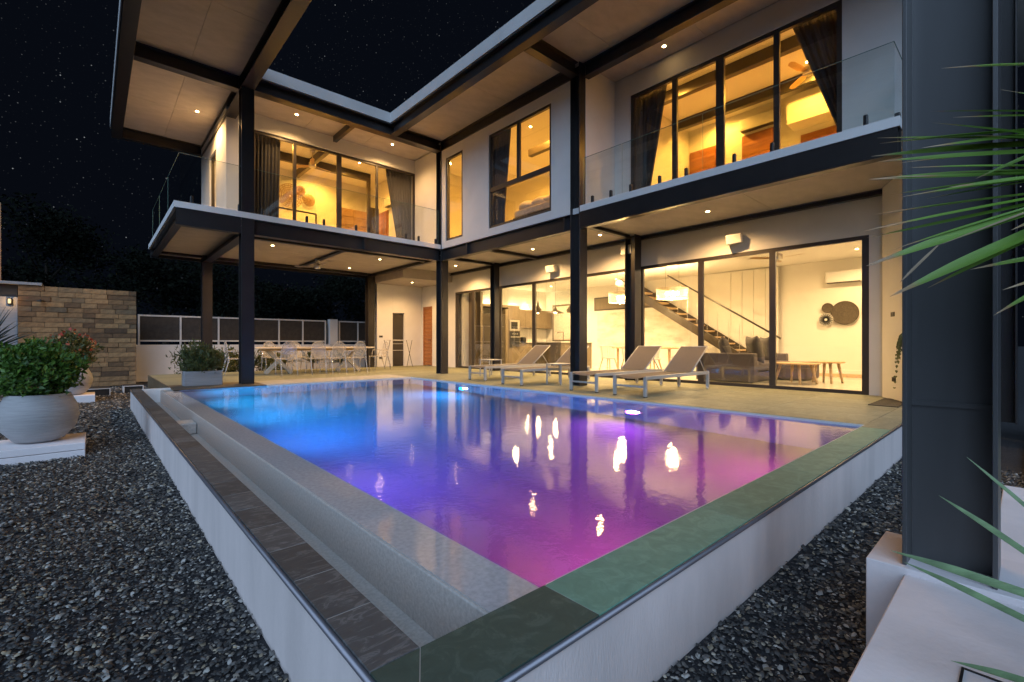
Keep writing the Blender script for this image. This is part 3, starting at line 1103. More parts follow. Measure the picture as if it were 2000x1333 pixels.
# glass balustrades with clamps
def balustrade(axis, c, a0, a1, joints, clamps):
    e = prop('glass_balustrade', villa)
    ed = [a0] + list(joints) + [a1]
    for p0, p1 in zip(ed, ed[1:]):
        q = (p0 + 0.008, p1 - 0.008)
        if axis == 'y':
            bx('glass_sheet', c, c + 0.002, q[0], q[1], Z1T + 0.05, 4.69, 'balustrade', e)
            bx('glass_edge', c - 0.003, c + 0.006, q[0], q[1], 4.691, 4.697, 'edge_glass', e)
            bx('glass_edge', c - 0.003, c + 0.006, q[1] + 0.001, q[1] + 0.004, Z1T + 0.05, 4.69, 'edge_glass', e)
        else:
            bx('glass_sheet', q[0], q[1], c, c + 0.002, Z1T + 0.05, 4.69, 'balustrade', e)
            bx('glass_edge', q[0], q[1], c - 0.003, c + 0.006, 4.691, 4.697, 'edge_glass', e)
            bx('glass_edge', q[1] + 0.001, q[1] + 0.004, c - 0.003, c + 0.006, Z1T + 0.05, 4.69, 'edge_glass', e)
    for s in clamps:
        if axis == 'y':
            bx('glass_clamp', c - 0.03, c + 0.03, s - 0.025, s + 0.025, Z1T + 0.002, Z1T + 0.165, 'black', e, 0.012, 2)
        else:
            bx('glass_clamp', s - 0.025, s + 0.025, c - 0.03, c + 0.03, Z1T + 0.002, Z1T + 0.165, 'black', e, 0.012, 2)


balustrade('y', 7.52, 1.12, 6.14, [3.62, 5.2], [1.42, 2.55, 3.1, 3.9, 4.4, 5.0, 5.45, 5.9])
balustrade('x', 11.36, 1.29, 7.40, [3.95, 5.7], [1.5, 2.35, 2.8, 3.75, 4.15, 4.95, 5.3, 6.35, 6.75, 7.3])
balustrade('y', 1.29, 11.37, 16.8, [13.2, 15.0], [11.9, 13.4, 14.8, 16.0])
balustrade('x', 1.13, 7.52, 8.62, [], [7.75])

# ---- lamps in the soffits
WARM = (1.0, 0.57, 0.21)
WARM2 = (1.0, 0.65, 0.29)


def downlight(x, y, z, power, col=WARM, cone=150, parent=None):
    e = prop('downlight', parent or villa)
    e.location = (x, y, z)
    bm = bmesh.new()
    add_lathe(bm, [(0.035, -0.001), (0.052, -0.004), (0.055, 0.001)], 20, capb=False)
    obj('lamp_ring', bm, 'plastic', e, True)
    bm = bmesh.new()
    add_lathe(bm, [(0.001, -0.003), (0.034, -0.002)], 20, capb=True)
    obj('lamp_lens', bm, 'warm_lamp', e)
    if power:
        lamp('lamp_light', 'SPOT', (0, 0, -0.03), power * 1.9, col, e, 0.05, (0, 0, -1), cone, 0.7)
    return e


for x, y in ((8.85, 4.15), (8.88, 9.0), (8.88, 6.75), (8.88, 12.6)):
    downlight(x, y, ZSO, 80)
for x, y in ((3.5, 15.45), (6.5, 15.45), (3.5, 13.2), (6.5, 13.2)):
    downlight(x, y, ZSO, 75)
downlight(8.7, 15.1, 3.10, 35)
downlight(1.95, 13.9, ZS, 80)
downlight(3.85, 12.4, ZS, 45)
downlight(6.5, 12.4, ZS, 45)
downlight(8.28, 4.75, ZS, 0)
# upper rooms
UP = (1.0, 0.45, 0.06)
downlight(9.25, 5.3, 6.60, 81, UP, 170)
downlight(9.3, 2.2, 6.60, 60, UP, 170)
downlight(11.55, 5.2, 6.60, 67, UP, 170)
downlight(10.8, 3.0, 6.60, 94, UP, 170)
downlight(8.6, 8.8, 6.60, 94, UP, 170)
downlight(9.8, 10.5, 6.60, 94, UP, 170)
downlight(10.4, 7.6, 6.60, 81, UP, 170)
downlight(3.6, 14.2, 6.60, 81, UP, 170)
downlight(6.3, 14.2, 6.60, 81, UP, 170)
downlight(5.6, 15.6, 6.60, 81, UP, 170)
# ground floor room
for x, y in ((10.9, 2.6), (12.9, 2.6), (11.6, 5.6), (10.9, 9.0), (13.0, 9.2), (11.0, 12.0), (12.8, 12.0)):
    downlight(x, y, 3.02, 84 if y < 6 else 125, WARM2, 170)

# ================================================================== LOUNGERS AND SIDE TABLES (on the deck)
def make_lounger():
    t = thing('sun_lounger', '', 'sun lounger', group='sun loungers along the pool')
    L, W, H = 2.24, 0.64, 0.33
    for nm, x in (('leg', 0.03), ('leg', L - 0.03)):
        for s in (0, 1):
            y = 0.025 if s == 0 else W - 0.025
            l = bx('leg', x - 0.027, x + 0.027, y - 0.024, y + 0.024, 0.012 if x < 1 else 0.03, H, 'alu', t, 0.004)
            if x > 1:
                bm = bmesh.new()
                add_lathe(bm, [(0.032, -0.012), (0.032, 0.012)], 14, capt=True)
                bmesh.ops.rotate(bm, matrix=Matrix.Rotation(R(90), 3, 'X'), verts=bm.verts)
                o = obj('wheel', bm, 'plastic', l)
                o.location = Vector((x, y, 0.033)) - l.location
            else:
                bx('foot', x - 0.024, x + 0.024, y - 0.021, y + 0.021, 0.0, 0.012, 'black', l)
    for y in (0.025, W - 0.025):
        bx('side_rail', 0.03, L, y - 0.018, y + 0.018, H - 0.045, H + 0.012, 'alu', t, 0.004)
    bx('cross_bar', 0.012, 0.048, 0.05, W - 0.05, 0.155, 0.185, 'alu', t, 0.004)
    bx('cross_bar', L - 0.03, L, 0.05, W - 0.05, H - 0.04, H, 'alu', t, 0.004)
    # sagging sling at the foot end
    bm = bmesh.new()
    n = 10
    prev = None
    for j in range(n + 1):
        y = 0.045 + (W - 0.09) * j / n
        sag = -0.045 * (1 - (2 * j / n - 1) ** 2)
        a = bm.verts.new((0.03, y, H + sag * 0.9))
        b = bm.verts.new((0.12, y, H + 0.004 + sag * 0.35))
        c = bm.verts.new((0.9, y, H + 0.006 + sag * 0.25))
        d = bm.verts.new((1.58, y, H + 0.006 + sag * 0.2))
        if prev:
            for p, q in ((0, 1), (1, 2), (2, 3)):
                bm.faces.new((prev[p], prev[q], (a, b, c, d)[q], (a, b, c, d)[p]))
        prev = (a, b, c, d)
    bmesh.ops.solidify(bm, geom=list(bm.faces), thickness=0.006)
    bmesh.ops.recalc_face_normals(bm, faces=bm.faces)
    obj('seat_sling', bm, 'sling', t)
    # backrest
    be = prop('backrest', t)
    ang = R(36)
    x0, z0, ln = 1.60, H + 0.01, 0.80
    dx, dz = math.cos(ang), math.sin(ang)
    for y in (0.045, W - 0.045):
        bm = bmesh.new()
        add_tube(bm, [(x0, y, z0), (x0 + ln * dx, y, z0 + ln * dz)], 0.013, 8)
        obj('back_rail', bm, 'alu', be, True)
    bm = bmesh.new()
    add_tube(bm, [(x0 + ln * dx, 0.045, z0 + ln * dz), (x0 + ln * dx, W - 0.045, z0 + ln * dz)], 0.013, 8)
    obj('back_rail', bm, 'alu', be, True)
    bm = bmesh.new()
    n = 8
    vs0 = [bm.verts.new((x0 + 0.01 + 0.0, 0.055 + (W - 0.11) * j / n, z0 + 0.012 - 0.015 * (1 - (2 * j / n - 1) ** 2))) for j in range(n + 1)]
    vs1 = [bm.verts.new((x0 + (ln - 0.01) * dx, 0.055 + (W - 0.11) * j / n, z0 + (ln - 0.01) * dz + 0.012 - 0.015 * (1 - (2 * j / n - 1) ** 2))) for j in range(n + 1)]
    for j in range(n):
        bm.faces.new((vs0[j], vs1[j], vs1[j + 1], vs0[j + 1]))
    bmesh.ops.solidify(bm, geom=list(bm.faces), thickness=0.006)
    bmesh.ops.recalc_face_normals(bm, faces=bm.faces)
    obj('back_sling', bm, 'sling', be)
    for y in (0.075, W - 0.075):
        bm = bmesh.new()
        add_tube(bm, [(x0 + 0.45 * dx, y, z0 + 0.45 * dz), (x0 + 0.62, y, H - 0.02)], 0.010, 6)
        obj('back_prop', bm, 'alu', be, True)
    return t


lg = make_lounger()
lg.location = (6.60, 4.11, 0)
lg['label'] = 'grey sun lounger nearest the sofa window, with nothing in front of it'
dup(lg, (6.63, 5.11, 0), 0, 'grey sun lounger whose foot end passes in front of the steel column')
dup(lg, (6.56, 6.98, 0), 0, 'grey sun lounger just beyond the column, a low table at its near side')
dup(lg, (6.76, 8.43, 0), 0, 'grey sun lounger farthest along the pool, before the kitchen window')


def make_side_table():
    t = thing('side_table', '', 'side table', group='low side tables between the loungers')
    s = 0.22
    bx('table_top', -s, s, -s, s, 0.425, 0.445, 'alu', t, 0.004)
    for sx in (-1, 1):
        for sy in (-1, 1):
            bx('leg', sx * (s - 0.02) - 0.014, sx * (s - 0.02) + 0.014, sy * (s - 0.02) - 0.014, sy * (s - 0.02) + 0.014, 0, 0.424, 'alu', t, 0.003)
    return t


st = make_side_table()
st.location = (7.98, 9.70, 0)
st['label'] = 'low pale metal table behind the farthest lounger, by the glass door'
dup(st, (7.50, 6.76, 0), 0, 'low pale metal table beside the steel column between loungers')

# ================================================================== OUTDOOR DINING
dt = thing('dining_table', 'long pale timber dining table with crossed trestle legs under the balcony', 'table', (5.0, 14.5, 0))
for k in range(5):
    bx('top_plank', 3.28, 6.74, 14.02 + k * 0.19, 14.02 + k * 0.19 + 0.186, 0.725, 0.765, 'table_wood', dt, 0.004)
bx('apron', 3.5, 6.5, 14.35, 14.40, 0.66, 0.724, 'pale_wood', dt)
for x in (4.0, 6.05):
    tr = prop('trestle', dt)
    for s in (-1, 1):
        bm = bmesh.new()
        c = (x, 14.5, 0.36)
        M = Matrix.Translation(Vector(c)) @ Matrix.Rotation(s * R(44), 4, 'Y')
        add_box(bm, -0.05, 0.05, -0.05 + s * 0.052, 0.05 + s * 0.052, -0.49, 0.49, 0.004, 1, M)
        o = obj('trestle_leg', bm, 'table_wood', tr)
        o.location = -dt.location


def make_ghost_chair():
    t = thing('clear_chair', '', 'chair', group='clear chairs round the outdoor table')
    # oval back panel, sits at y<0 side (chair faces +y)
    bm = bmesh.new()
    n = 28
    ringo, ringi = [], []
    for k in range(n):
        a = 2 * math.pi * k / n
        x, z = 0.19 * math.cos(a), 0.25 * math.sin(a)
        yb = -0.22 - 0.10 * (z + 0.25) - 0.3 * (0.19 ** 2 - x * x) * 0
        ringo.append((x, yb, 0.68 + z))
    c = [bm.verts.new(p) for p in ringo]
    bm.faces.new(c)
    bmesh.ops.solidify(bm, geom=list(bm.faces), thickness=0.012)
    obj('back_panel', bm, 'acrylic', t)
    bm = bmesh.new()
    add_tube(bm, ringo + [ringo[0]], 0.012, 8)
    obj('back_rim', bm, 'acrylic', t, True)
    bx('seat', -0.23, 0.23, -0.23, 0.25, 0.435, 0.462, 'acrylic', t, 0.01, 2)
    for sx in (-1, 1):
        bm = bmesh.new()
        add_tube(bm, [(sx * 0.19, -0.245, 0.66), (sx * 0.26, -0.10, 0.66), (sx * 0.265, 0.08, 0.65), (sx * 0.225, 0.14, 0.46)], 0.014, 8)
        obj('armrest', bm, 'acrylic', t, True)
        bm = bmesh.new()
        add_tube(bm, [(sx * 0.21, 0.22, 0.44), (sx * 0.205, 0.225, 0.0)], [0.022, 0.013], 8)
        obj('leg', bm, 'acrylic', t, True)
        bm = bmesh.new()
        add_tube(bm, [(sx * 0.19, -0.24, 0.60), (sx * 0.20, -0.21, 0.44), (sx * 0.20, -0.27, 0.2), (sx * 0.20, -0.33, 0.0)], [0.016, 0.022, 0.017, 0.013], 8)
        obj('leg', bm, 'acrylic', t, True)
    return t


gc = make_ghost_chair()
gc.location = (3.95, 13.60, 0)
gc['label'] = 'clear oval-backed chair on the pool side of the table, nearest the outer column'
G = 'clear chairs round the outdoor table'
dup(gc, (4.74, 13.62, 0), 0, 'clear oval-backed chair on the pool side, second from the outer column', G)
dup(gc, (5.30, 13.58, 0), 0, 'clear oval-backed chair on the pool side, third from the outer column', G)
dup(gc, (5.95, 13.62, 0), 0, 'clear oval-backed chair on the pool side, fourth from the outer column', G)
dup(gc, (4.05, 15.40, 0), math.pi, 'clear chair on the fence side of the table, nearest the outer column', G)
dup(gc, (4.80, 15.42, 0), math.pi, 'clear chair on the fence side of the table, in the middle', G)
dup(gc, (5.50, 15.38, 0), math.pi, 'clear chair on the fence side of the table, nearest the house', G)
dup(gc, (7.12, 14.55, 0), R(90), 'clear chair at the house end of the outdoor table, side on', G)
dup(gc, (2.98, 14.75, 0), R(-90), 'clear chair at the outer end of the table, half behind the column', G)

# drying rack by the utility doorway
dr = thing('drying_rack', 'folding metal drying rack standing before the dark utility doorway', 'drying rack', (8.4, 15.55, 0))
for x in (7.95, 8.85):
    for s in (-1, 1):
        bm = bmesh.new()
        add_tube(bm, [(x - 8.4 - s * 0.12, -0.02, 0), (x - 8.4 + s * 0.12, 0.02, 1.0)], 0.009, 6)
        obj('leg', bm, 'black', dr)
for z, y in ((1.0, -0.1), (0.86, 0.05), (0.62, 0.0), (0.98, 0.12)):
    bm = bmesh.new()
    add_tube(bm, [(-0.50, y, z), (0.50, y, z)], 0.008, 6)
    obj('rail', bm, 'white_metal', dr)

# ================================================================== ceiling fans
def make_fan(name_label, loc, rz, blades=3, r=0.62, hub='chrome', blade='pale_wood', drop=0.35):
    t = thing('ceiling_fan', name_label, 'ceiling fan', loc, rz)
    bm = bmesh.new()
    add_tube(bm, [(0, 0, 0), (0, 0, -drop)], 0.016, 8)
    obj('downrod', bm, hub, t, True)
    bm = bmesh.new()
    add_lathe(bm, [(0.075, -drop - 0.16), (0.10, -drop - 0.14), (0.10, -drop - 0.02), (0.06, -drop)], 24, capt=True)
    obj('motor', bm, hub, t, True)
    bm = bmesh.new()
    add_lathe(bm, [(0.06, -0.07), (0.075, 0.0)], 20)
    obj('canopy', bm, hub, t, True)
    for k in range(blades):
        bm = bmesh.new()
        a = 2 * math.pi * k / blades
        pts = [(0.08, -0.035), (0.25, -0.075), (r - 0.05, -0.06), (r, -0.02), (r, 0.03), (r - 0.08, 0.055), (0.25, 0.05), (0.08, 0.03)]
        vv = [bm.verts.new((x, y, -drop - 0.10 + y * 0.25)) for x, y in pts]
        bm.faces.new(vv)
        bmesh.ops.solidify(bm, geom=list(bm.faces), thickness=0.012)
        bmesh.ops.rotate(bm, matrix=Matrix.Rotation(a, 3, 'Z'), verts=bm.verts)
        obj('blade', bm, blade, t)
    return t


make_fan('chrome ceiling fan under the balcony above the outdoor table', (5.05, 14.35, 3.40), 0.5, 3, 0.65, 'chrome', 'chrome', 0.12)
make_fan('pale ceiling fan in the living room near the end wall', (11.4, 3.75, 3.01), 0.3, 3, 0.62, 'chrome', 'pale_wood', 0.12)
make_fan('pale ceiling fan in the upper bedroom above the glass balcony', (10.5, 2.9, 6.59), 0.8, 3, 0.62, 'chrome', 'pale_wood', 0.25)
make_fan('pale ceiling fan in the far wing bedroom beside the dark beam', (4.85, 14.2, 6.59), 0.2, 3, 0.60, 'chrome', 'pale_wood', 0.35)

# ================================================================== wall fittings
def make_speaker(label, y):
    t = thing('wall_speaker', label, 'speaker', (FX, y, 3.02))
    bm = bmesh.new()
    M = Matrix.Rotation(R(-14), 4, 'Y') @ Matrix.Rotation(R(12), 4, 'Z')
    add_box(bm, -0.24, -0.05, -0.15, 0.15, -0.10, 0.10, 0.025, 3, M)
    obj('cabinet', bm, 'plastic', t)
    bm = bmesh.new()
    add_box(bm, -0.247, -0.238, -0.13, 0.13, -0.08, 0.08, 0.004, 1, M)
    obj('grille', bm, 'white_metal', t)
    bx('bracket', FX - 0.06, FX + 0.0, y - 0.03, y + 0.03, 2.99, 3.05, 'plastic', t)
    return t


make_speaker('white wall speaker above the kitchen end of the glass doors', 9.05)
make_speaker('white wall speaker above the living room glass door', 4.0)
sp = tag(bx('junction_box', FX - 0.26, FX - 0.0, 6.32, 6.62, 3.02, 3.24, 'plastic', None, 0.02, 2), 'white box speaker mounted on the post between the glass doors', 'speaker')


def plate(label, loc, n):
    t = thing('switch_plate', label, 'switch plate', loc)
    nx, ny = n
    rz = math.atan2(ny, nx)
    bm = bmesh.new()
    add_box(bm, -0.004, 0.008, -0.07, 0.07, -0.035, 0.035, 0.003)
    obj('plate', bm, 'black', t)
    bm = bmesh.new()
    add_box(bm, 0.008, 0.012, -0.045, -0.010, -0.018, 0.018, 0.001)
    add_box(bm, 0.008, 0.012, 0.010, 0.045, -0.018, 0.018, 0.001)
    obj('rocker', bm, 'cabinet_dark', t)
    t.rotation_euler = (0, 0, rz)


nrm = Vector((-0.447, 0.894))
plate('black switch plate high on the angled white wall', (9.25, 1.405, 1.33), nrm)
plate('black double socket low on the angled white wall', (9.21, 1.385, 0.32), nrm)
plate('black switch plate on the utility wall', (8.02, 16.198, 1.13), (0, -1))
plate('black socket low on the utility wall', (8.02, 16.198, 0.33), (0, -1))

# ================================================================== FENCE AND STONE WALL
FYY = 19.1
fence = thing('fence', 'white framed mesh fence on a low white wall behind the dining area', 'fence', (5, FYY, ZG))
bx('fence_wall', 1.0, 14.0, FYY, FYY + 0.15, ZG, 0.83, 'white', fence)
bx('wall_foot', 1.0, 14.0, FYY - 0.03, FYY - 0.002, ZG, ZG + 0.12, 'white', fence)
posts = [1.12, 2.22, 3.32, 4.42, 5.30, 6.17, 7.05]
for a, b in zip(posts, posts[1:]):
    pn = prop('fence_panel', fence)
    bx('top_rail', a + 0.027, b - 0.027, FYY + 0.03, FYY + 0.08, 1.755, 1.805, 'white_metal', pn)
    bx('bottom_rail', a + 0.027, b - 0.027, FYY + 0.03, FYY + 0.08, 0.935, 0.985, 'white_metal', pn)
    bx('mesh_infill', a + 0.027, b - 0.027, FYY + 0.05, FYY + 0.06, 0.987, 1.753, 'mesh', pn)
for a in posts:
    bx('post', a - 0.025, a + 0.025, FYY + 0.02, FYY + 0.09, 0.831, 1.81, 'white_metal', fence)
bx('gate_pier', 7.2, 7.52, FYY - 0.05, FYY + 0.2, 0.832, 1.86, 'white', fence)
for a, b in ((7.62, 8.42), (8.42, 9.5), (9.5, 10.6)):
    pn = prop('fence_panel', fence)
    bx('top_rail', a + 0.027, b - 0.027, FYY + 0.03, FYY + 0.08, 1.755, 1.805, 'white_metal', pn)
    bx('bottom_rail', a + 0.027, b - 0.027, FYY + 0.03, FYY + 0.08, 0.935, 0.985, 'white_metal', pn)
    bx('mesh_infill', a + 0.027, b - 0.027, FYY + 0.05, FYY + 0.06, 0.987, 1.753, 'mesh', pn)
    bx('post', a - 0.025, a + 0.025, FYY + 0.02, FYY + 0.09, 0.831, 1.81, 'white_metal', fence)

SWY = 17.85
sw = thing('stone_wall', 'tall wall clad in brown stone strips with a shower head', 'wall', (-1.2, SWY, ZG))
bx('wall_core', -1.44, 0.98, SWY + 0.02, SWY + 0.25, ZG, 2.42, 'dark', sw)
rows = 20
rh = (2.42 - ZG) / rows
scache = {}
for r_ in range(rows):
    x = -1.45
    z0 = ZG + r_ * rh
    while x < 0.985:
        ln = random.choice([0.26, 0.34, 0.42, 0.5, 0.62])
        x1 = min(x + ln, 0.985)
        if 0.985 - x1 < 0.12:
            x1 = 0.985
        w_ = x1 - x
        key = round(w_, 2)
        d_ = random.choice([0.0, 0.008, 0.014, 0.02])
        if key not in scache:
            bm = bmesh.new()
            add_box(bm, -key / 2 + 0.003, key / 2 - 0.003, -0.03, 0.03, -rh / 2 + 0.003, rh / 2 - 0.003, 0.005)
            me_ = mesh_from_bm(bm, 'stone')
            me_.materials.append(MT['stone'])
            scache[key] = me_
        o = bpy.data.objects.new('stone', scache[key])
        COL.objects.link(o)
        o.parent = sw
        o.location = Vector(((x + x1) / 2, SWY - d_, z0 + rh / 2)) - sw.location
        x = x1
sh = thing('shower_head', 'small dark shower head on the stone wall', 'shower head', (-1.02, SWY - 0.05, 2.0))
bm = bmesh.new()
add_tube(bm, [(0, 0.03, 0), (0, -0.14, 0.04)], 0.016, 8)
obj('arm', bm, 'black', sh, True)
bm = bmesh.new()
add_lathe(bm, [(0.085, -0.03), (0.09, -0.01), (0.03, 0.02)], 16, (0, -0.14, 0.02))
obj('rose', bm, 'black', sh, True)


def step_slab(label, x0, x1, y0, y1, h):
    t = thing('step_slab', label, 'step', ((x0 + x1) / 2, (y0 + y1) / 2, ZG))
    bx('block', x0 + 0.02, x1 - 0.02, y0 + 0.004, y1, ZG, ZG + h - 0.02, 'dark', t)
    bx('tread', x0, x1, y0, y1, ZG + h - 0.019, ZG + h, 'dark', t)
    bx('nosing', x0, x1, y0 - 0.014, y0 - 0.001, ZG + h - 0.018, ZG + h + 0.001, 'white', t)
    for x in (x0, x1 - 0.019):
        bx('side_cheek', x, x + 0.019, y0 - 0.013, y1, ZG, ZG + h - 0.02, 'white', t)


step_slab('low dark step with white edges at the foot of the stone wall, beside the pot', -0.35, 0.33, 14.7, 15.4, 0.17)
step_slab('low dark step with white edges next to the corner of the pool trough', 0.58, 0.97, 15.0, 15.6, 0.18)

# ================================================================== FOLIAGE HELPERS
def leaf_cloud(pts, size, up=0.3, aspect=0.45, jitter=0.5):
    """one small bent leaf at each point: (n,3) array -> mesh"""
    n = len(pts)
    th_ = rng.uniform(0, 2 * np.pi, n)
    ph = rng.normal(up, 0.6, n)
    d = np.stack([np.cos(th_) * np.cos(ph), np.sin(th_) * np.cos(ph), np.sin(ph)], 1)
    a = rng.normal(size=(n, 3))
    s = np.cross(d, a)
    s /= np.linalg.norm(s, axis=1)[:, None] + 1e-9
    nn = np.cross(d, s)
    L = size * rng.uniform(1 - jitter, 1 + jitter, n)[:, None]
    w = L * aspect * 0.5
    v0 = pts
    v1 = pts + d * L * 0.45 + s * w + nn * L * 0.06
    v2 = pts + d * L
    v3 = pts + d * L * 0.45 - s * w + nn * L * 0.06
    V = np.stack([v0, v1, v2, v3], 1).reshape(-1, 3)
    idx = np.arange(n * 4).reshape(-1, 4)
    me = bpy.data.meshes.new('foliage')
    me.from_pydata(V.tolist(), [], idx.tolist())
    return me


def blade(bm, p0, d, L, w, droop, seg=7, fold=0.25, twist=0.0, tipfrac=0.6, side=None):
    """long strap leaf from p0 along d, narrowing to its tip"""
    d = Vector(d).normalized()
    if side is None:
        side = d.cross(Vector((0, 0, 1)))
        if side.length < 0.1:
            side = Vector((1, 0, 0))
    side = Vector(side).normalized()
    nrm = side.cross(d).normalized()
    rows_ = []
    for i in range(seg + 1):
        t = i / seg
        c = Vector(p0) + d * (L * t) + Vector((0, 0, -droop * L * t * t))
        ww = w * (0.55 + 0.45 * min(1, t / 0.3)) * (1 if t < tipfrac else max(0.02, (1 - t) / (1 - tipfrac)))
        rows_.append((bm.verts.new(c - side * ww / 2 + nrm * ww * fold), bm.verts.new(c), bm.verts.new(c + side * ww / 2 + nrm * ww * fold)))
    for a, b in zip(rows_, rows_[1:]):
        bm.faces.new((a[0], a[1], b[1], b[0]))
        bm.faces.new((a[1], a[2], b[2], b[1]))


def ball_pts(n, c, rad, shell=0.55, lumps=0.15):
    u = rng.normal(size=(n, 3))
    u /= np.linalg.norm(u, axis=1)[:, None]
    k = 1 + lumps * np.sin(u[:, 0] * 5 + c[0]) * np.cos(u[:, 1] * 6 + 1) + lumps * 0.8 * np.sin(u[:, 2] * 9 + u[:, 0] * 7)
    r = (shell + (1 - shell) * rng.random(n) ** 0.5) * k
    return np.array(c) + u * r[:, None] * np.array(rad)


# ================================================================== BOWL POTS WITH SHRUBS
def bowl_pot(name_label, loc, r, h, rim):
    t = thing('bowl_pot', name_label, 'plant pot', loc)
    bm = bmesh.new()
    prof = [(r * 0.42, 0), (r * 0.62, h * 0.05), (r * 0.90, h * 0.28), (r, h * 0.52), (r * 0.97, h * 0.72), (rim * 1.02, h * 0.97), (rim, h), (rim - 0.035, h), (rim - 0.03, h * 0.86)]
    add_lathe(bm, prof, 56)
    obj('bowl', bm, 'pot', t, True)
    bm = bmesh.new()
    add_lathe(bm, [(rim - 0.03, h * 0.87), (0.001, h * 0.9)], 32, capb=False, capt=True)
    obj('soil', bm, 'soil', t)
    return t


pl = thing('pot_plinth', 'pale two-layer slab under the big bowl pot on the gravel', 'plinth', (-0.5, 7.3, ZG))
bx('slab_layer', -1.25, -0.055, 6.96, 7.75, ZG - 0.02, ZG + 0.066, 'plinth', pl, 0.004)
bx('slab_layer', -1.25, -0.055, 6.96, 7.75, ZG + 0.072, ZG + 0.146, 'plinth', pl, 0.004)
bowl_pot('large ribbed grey bowl pot on the slab, holding a round bush', (-0.44, 7.40, ZG + 0.147), 0.335, 0.53, 0.262)
bush = thing('round_bush', 'dense round green bush growing in the big bowl pot', 'bush', (-0.45, 7.40, ZG + 0.6))
P_ = ball_pts(6500, (0, 0, 0.33), (0.375, 0.375, 0.33), 0.40, 0.13)
obj('foliage', leaf_cloud(P_, 0.055, 0.4, 0.5), 'leaf', bush)
bm = bmesh.new()
for k in range(9):
    a = k * 0.7
    add_tube(bm, [(0.06 * math.cos(a), 0.06 * math.sin(a), -0.02), (0.2 * math.cos(a), 0.2 * math.sin(a), 0.2), (0.28 * math.cos(a), 0.28 * math.sin(a), 0.45)], [0.012, 0.009, 0.004], 5)
obj('stems', bm, 'bark', bush)

pl2 = thing('pot_plinth', 'small pale slab under the second bowl pot', 'plinth', (-0.3, 13.5, ZG))
bx('slab_layer', -0.95, 0.05, 13.15, 14.0, ZG - 0.02, ZG + 0.15, 'plinth', pl2, 0.004)
bowl_pot('smaller bowl pot behind the bush, warmly lit by the wall', (-0.31, 13.55, ZG + 0.152), 0.33, 0.56, 0.25)
fl = thing('flowering_shrub', 'shrub with red and orange flowers in the smaller bowl pot', 'shrub', (-0.32, 13.55, ZG + 0.66))
obj('foliage', leaf_cloud(ball_pts(2200, (0, 0, 0.38), (0.42, 0.42, 0.40), 0.3, 0.2), 0.08, 0.5, 0.4), 'leaf_warm', fl)
obj('flowers', leaf_cloud(ball_pts(140, (0, 0, 0.48), (0.42, 0.42, 0.36), 0.8, 0.1), 0.06, 0.8, 0.9), 'petal', fl)

# rectangular planter by the outer column
rp = thing('planter_box', 'rectangular ribbed grey planter beside the outer column at the pool end', 'planter', (1.72, 11.6, 0))
bm = bmesh.new()
add_box(bm, -0.34, 0.34, -0.15, 0.15, 0, 0.30, 0.012, 2)
fs = [f for f in bm.faces if f.normal.z > 0.9 and f.calc_area() > 0.1]
bmesh.ops.inset_region(bm, faces=fs, thickness=0.025)
bmesh.ops.translate(bm, verts=[v for f in fs for v in f.verts], vec=(0, 0, -0.04))
obj('box', bm, 'planter', rp)
ps = thing('planter_shrub', 'leafy dark green shrub growing in the rectangular planter', 'shrub', (1.72, 11.6, 0.26))
obj('foliage', leaf_cloud(np.concatenate([ball_pts(1800, (0, 0, 0.26), (0.40, 0.26, 0.30), 0.3, 0.2), ball_pts(700, (-0.12, 0, 0.3), (0.38, 0.22, 0.30), 0.3, 0.3)]), 0.10, 0.7, 0.22), 'leaf_warm', ps)
bm = bmesh.new()
for k in range(10):
    x = -0.27 + k * 0.06
    add_tube(bm, [(x, 0, -0.03), (x * 1.1, random.uniform(-0.1, 0.1), 0.35)], [0.008, 0.004], 5)
obj('stems', bm, 'bark', ps)

# yuccas and shrubs along the fence
def yucca(label, loc, n, L, h, m='leaf_warm', group='strap-leaved plants along the fence', w=0.045):
    t = thing('yucca', label, 'yucca', loc, 0, group)
    bm = bmesh.new()
    for k in range(n):
        a = random.uniform(0, 6.28)
        e = random.uniform(0.15, 1.3)
        d = (math.cos(a) * math.cos(e), math.sin(a) * math.cos(e), math.sin(e))
        blade(bm, (0, 0, h), d, L * random.uniform(0.7, 1.1), w, random.uniform(0.1, 0.4))
    obj('leaves', bm, m, t)
    bm = bmesh.new()
    add_tube(bm, [(0, 0, 0), (0.01, 0, h + 0.05)], [0.05, 0.04], 7)
    obj('stem', bm, 'bark', t)
    return t


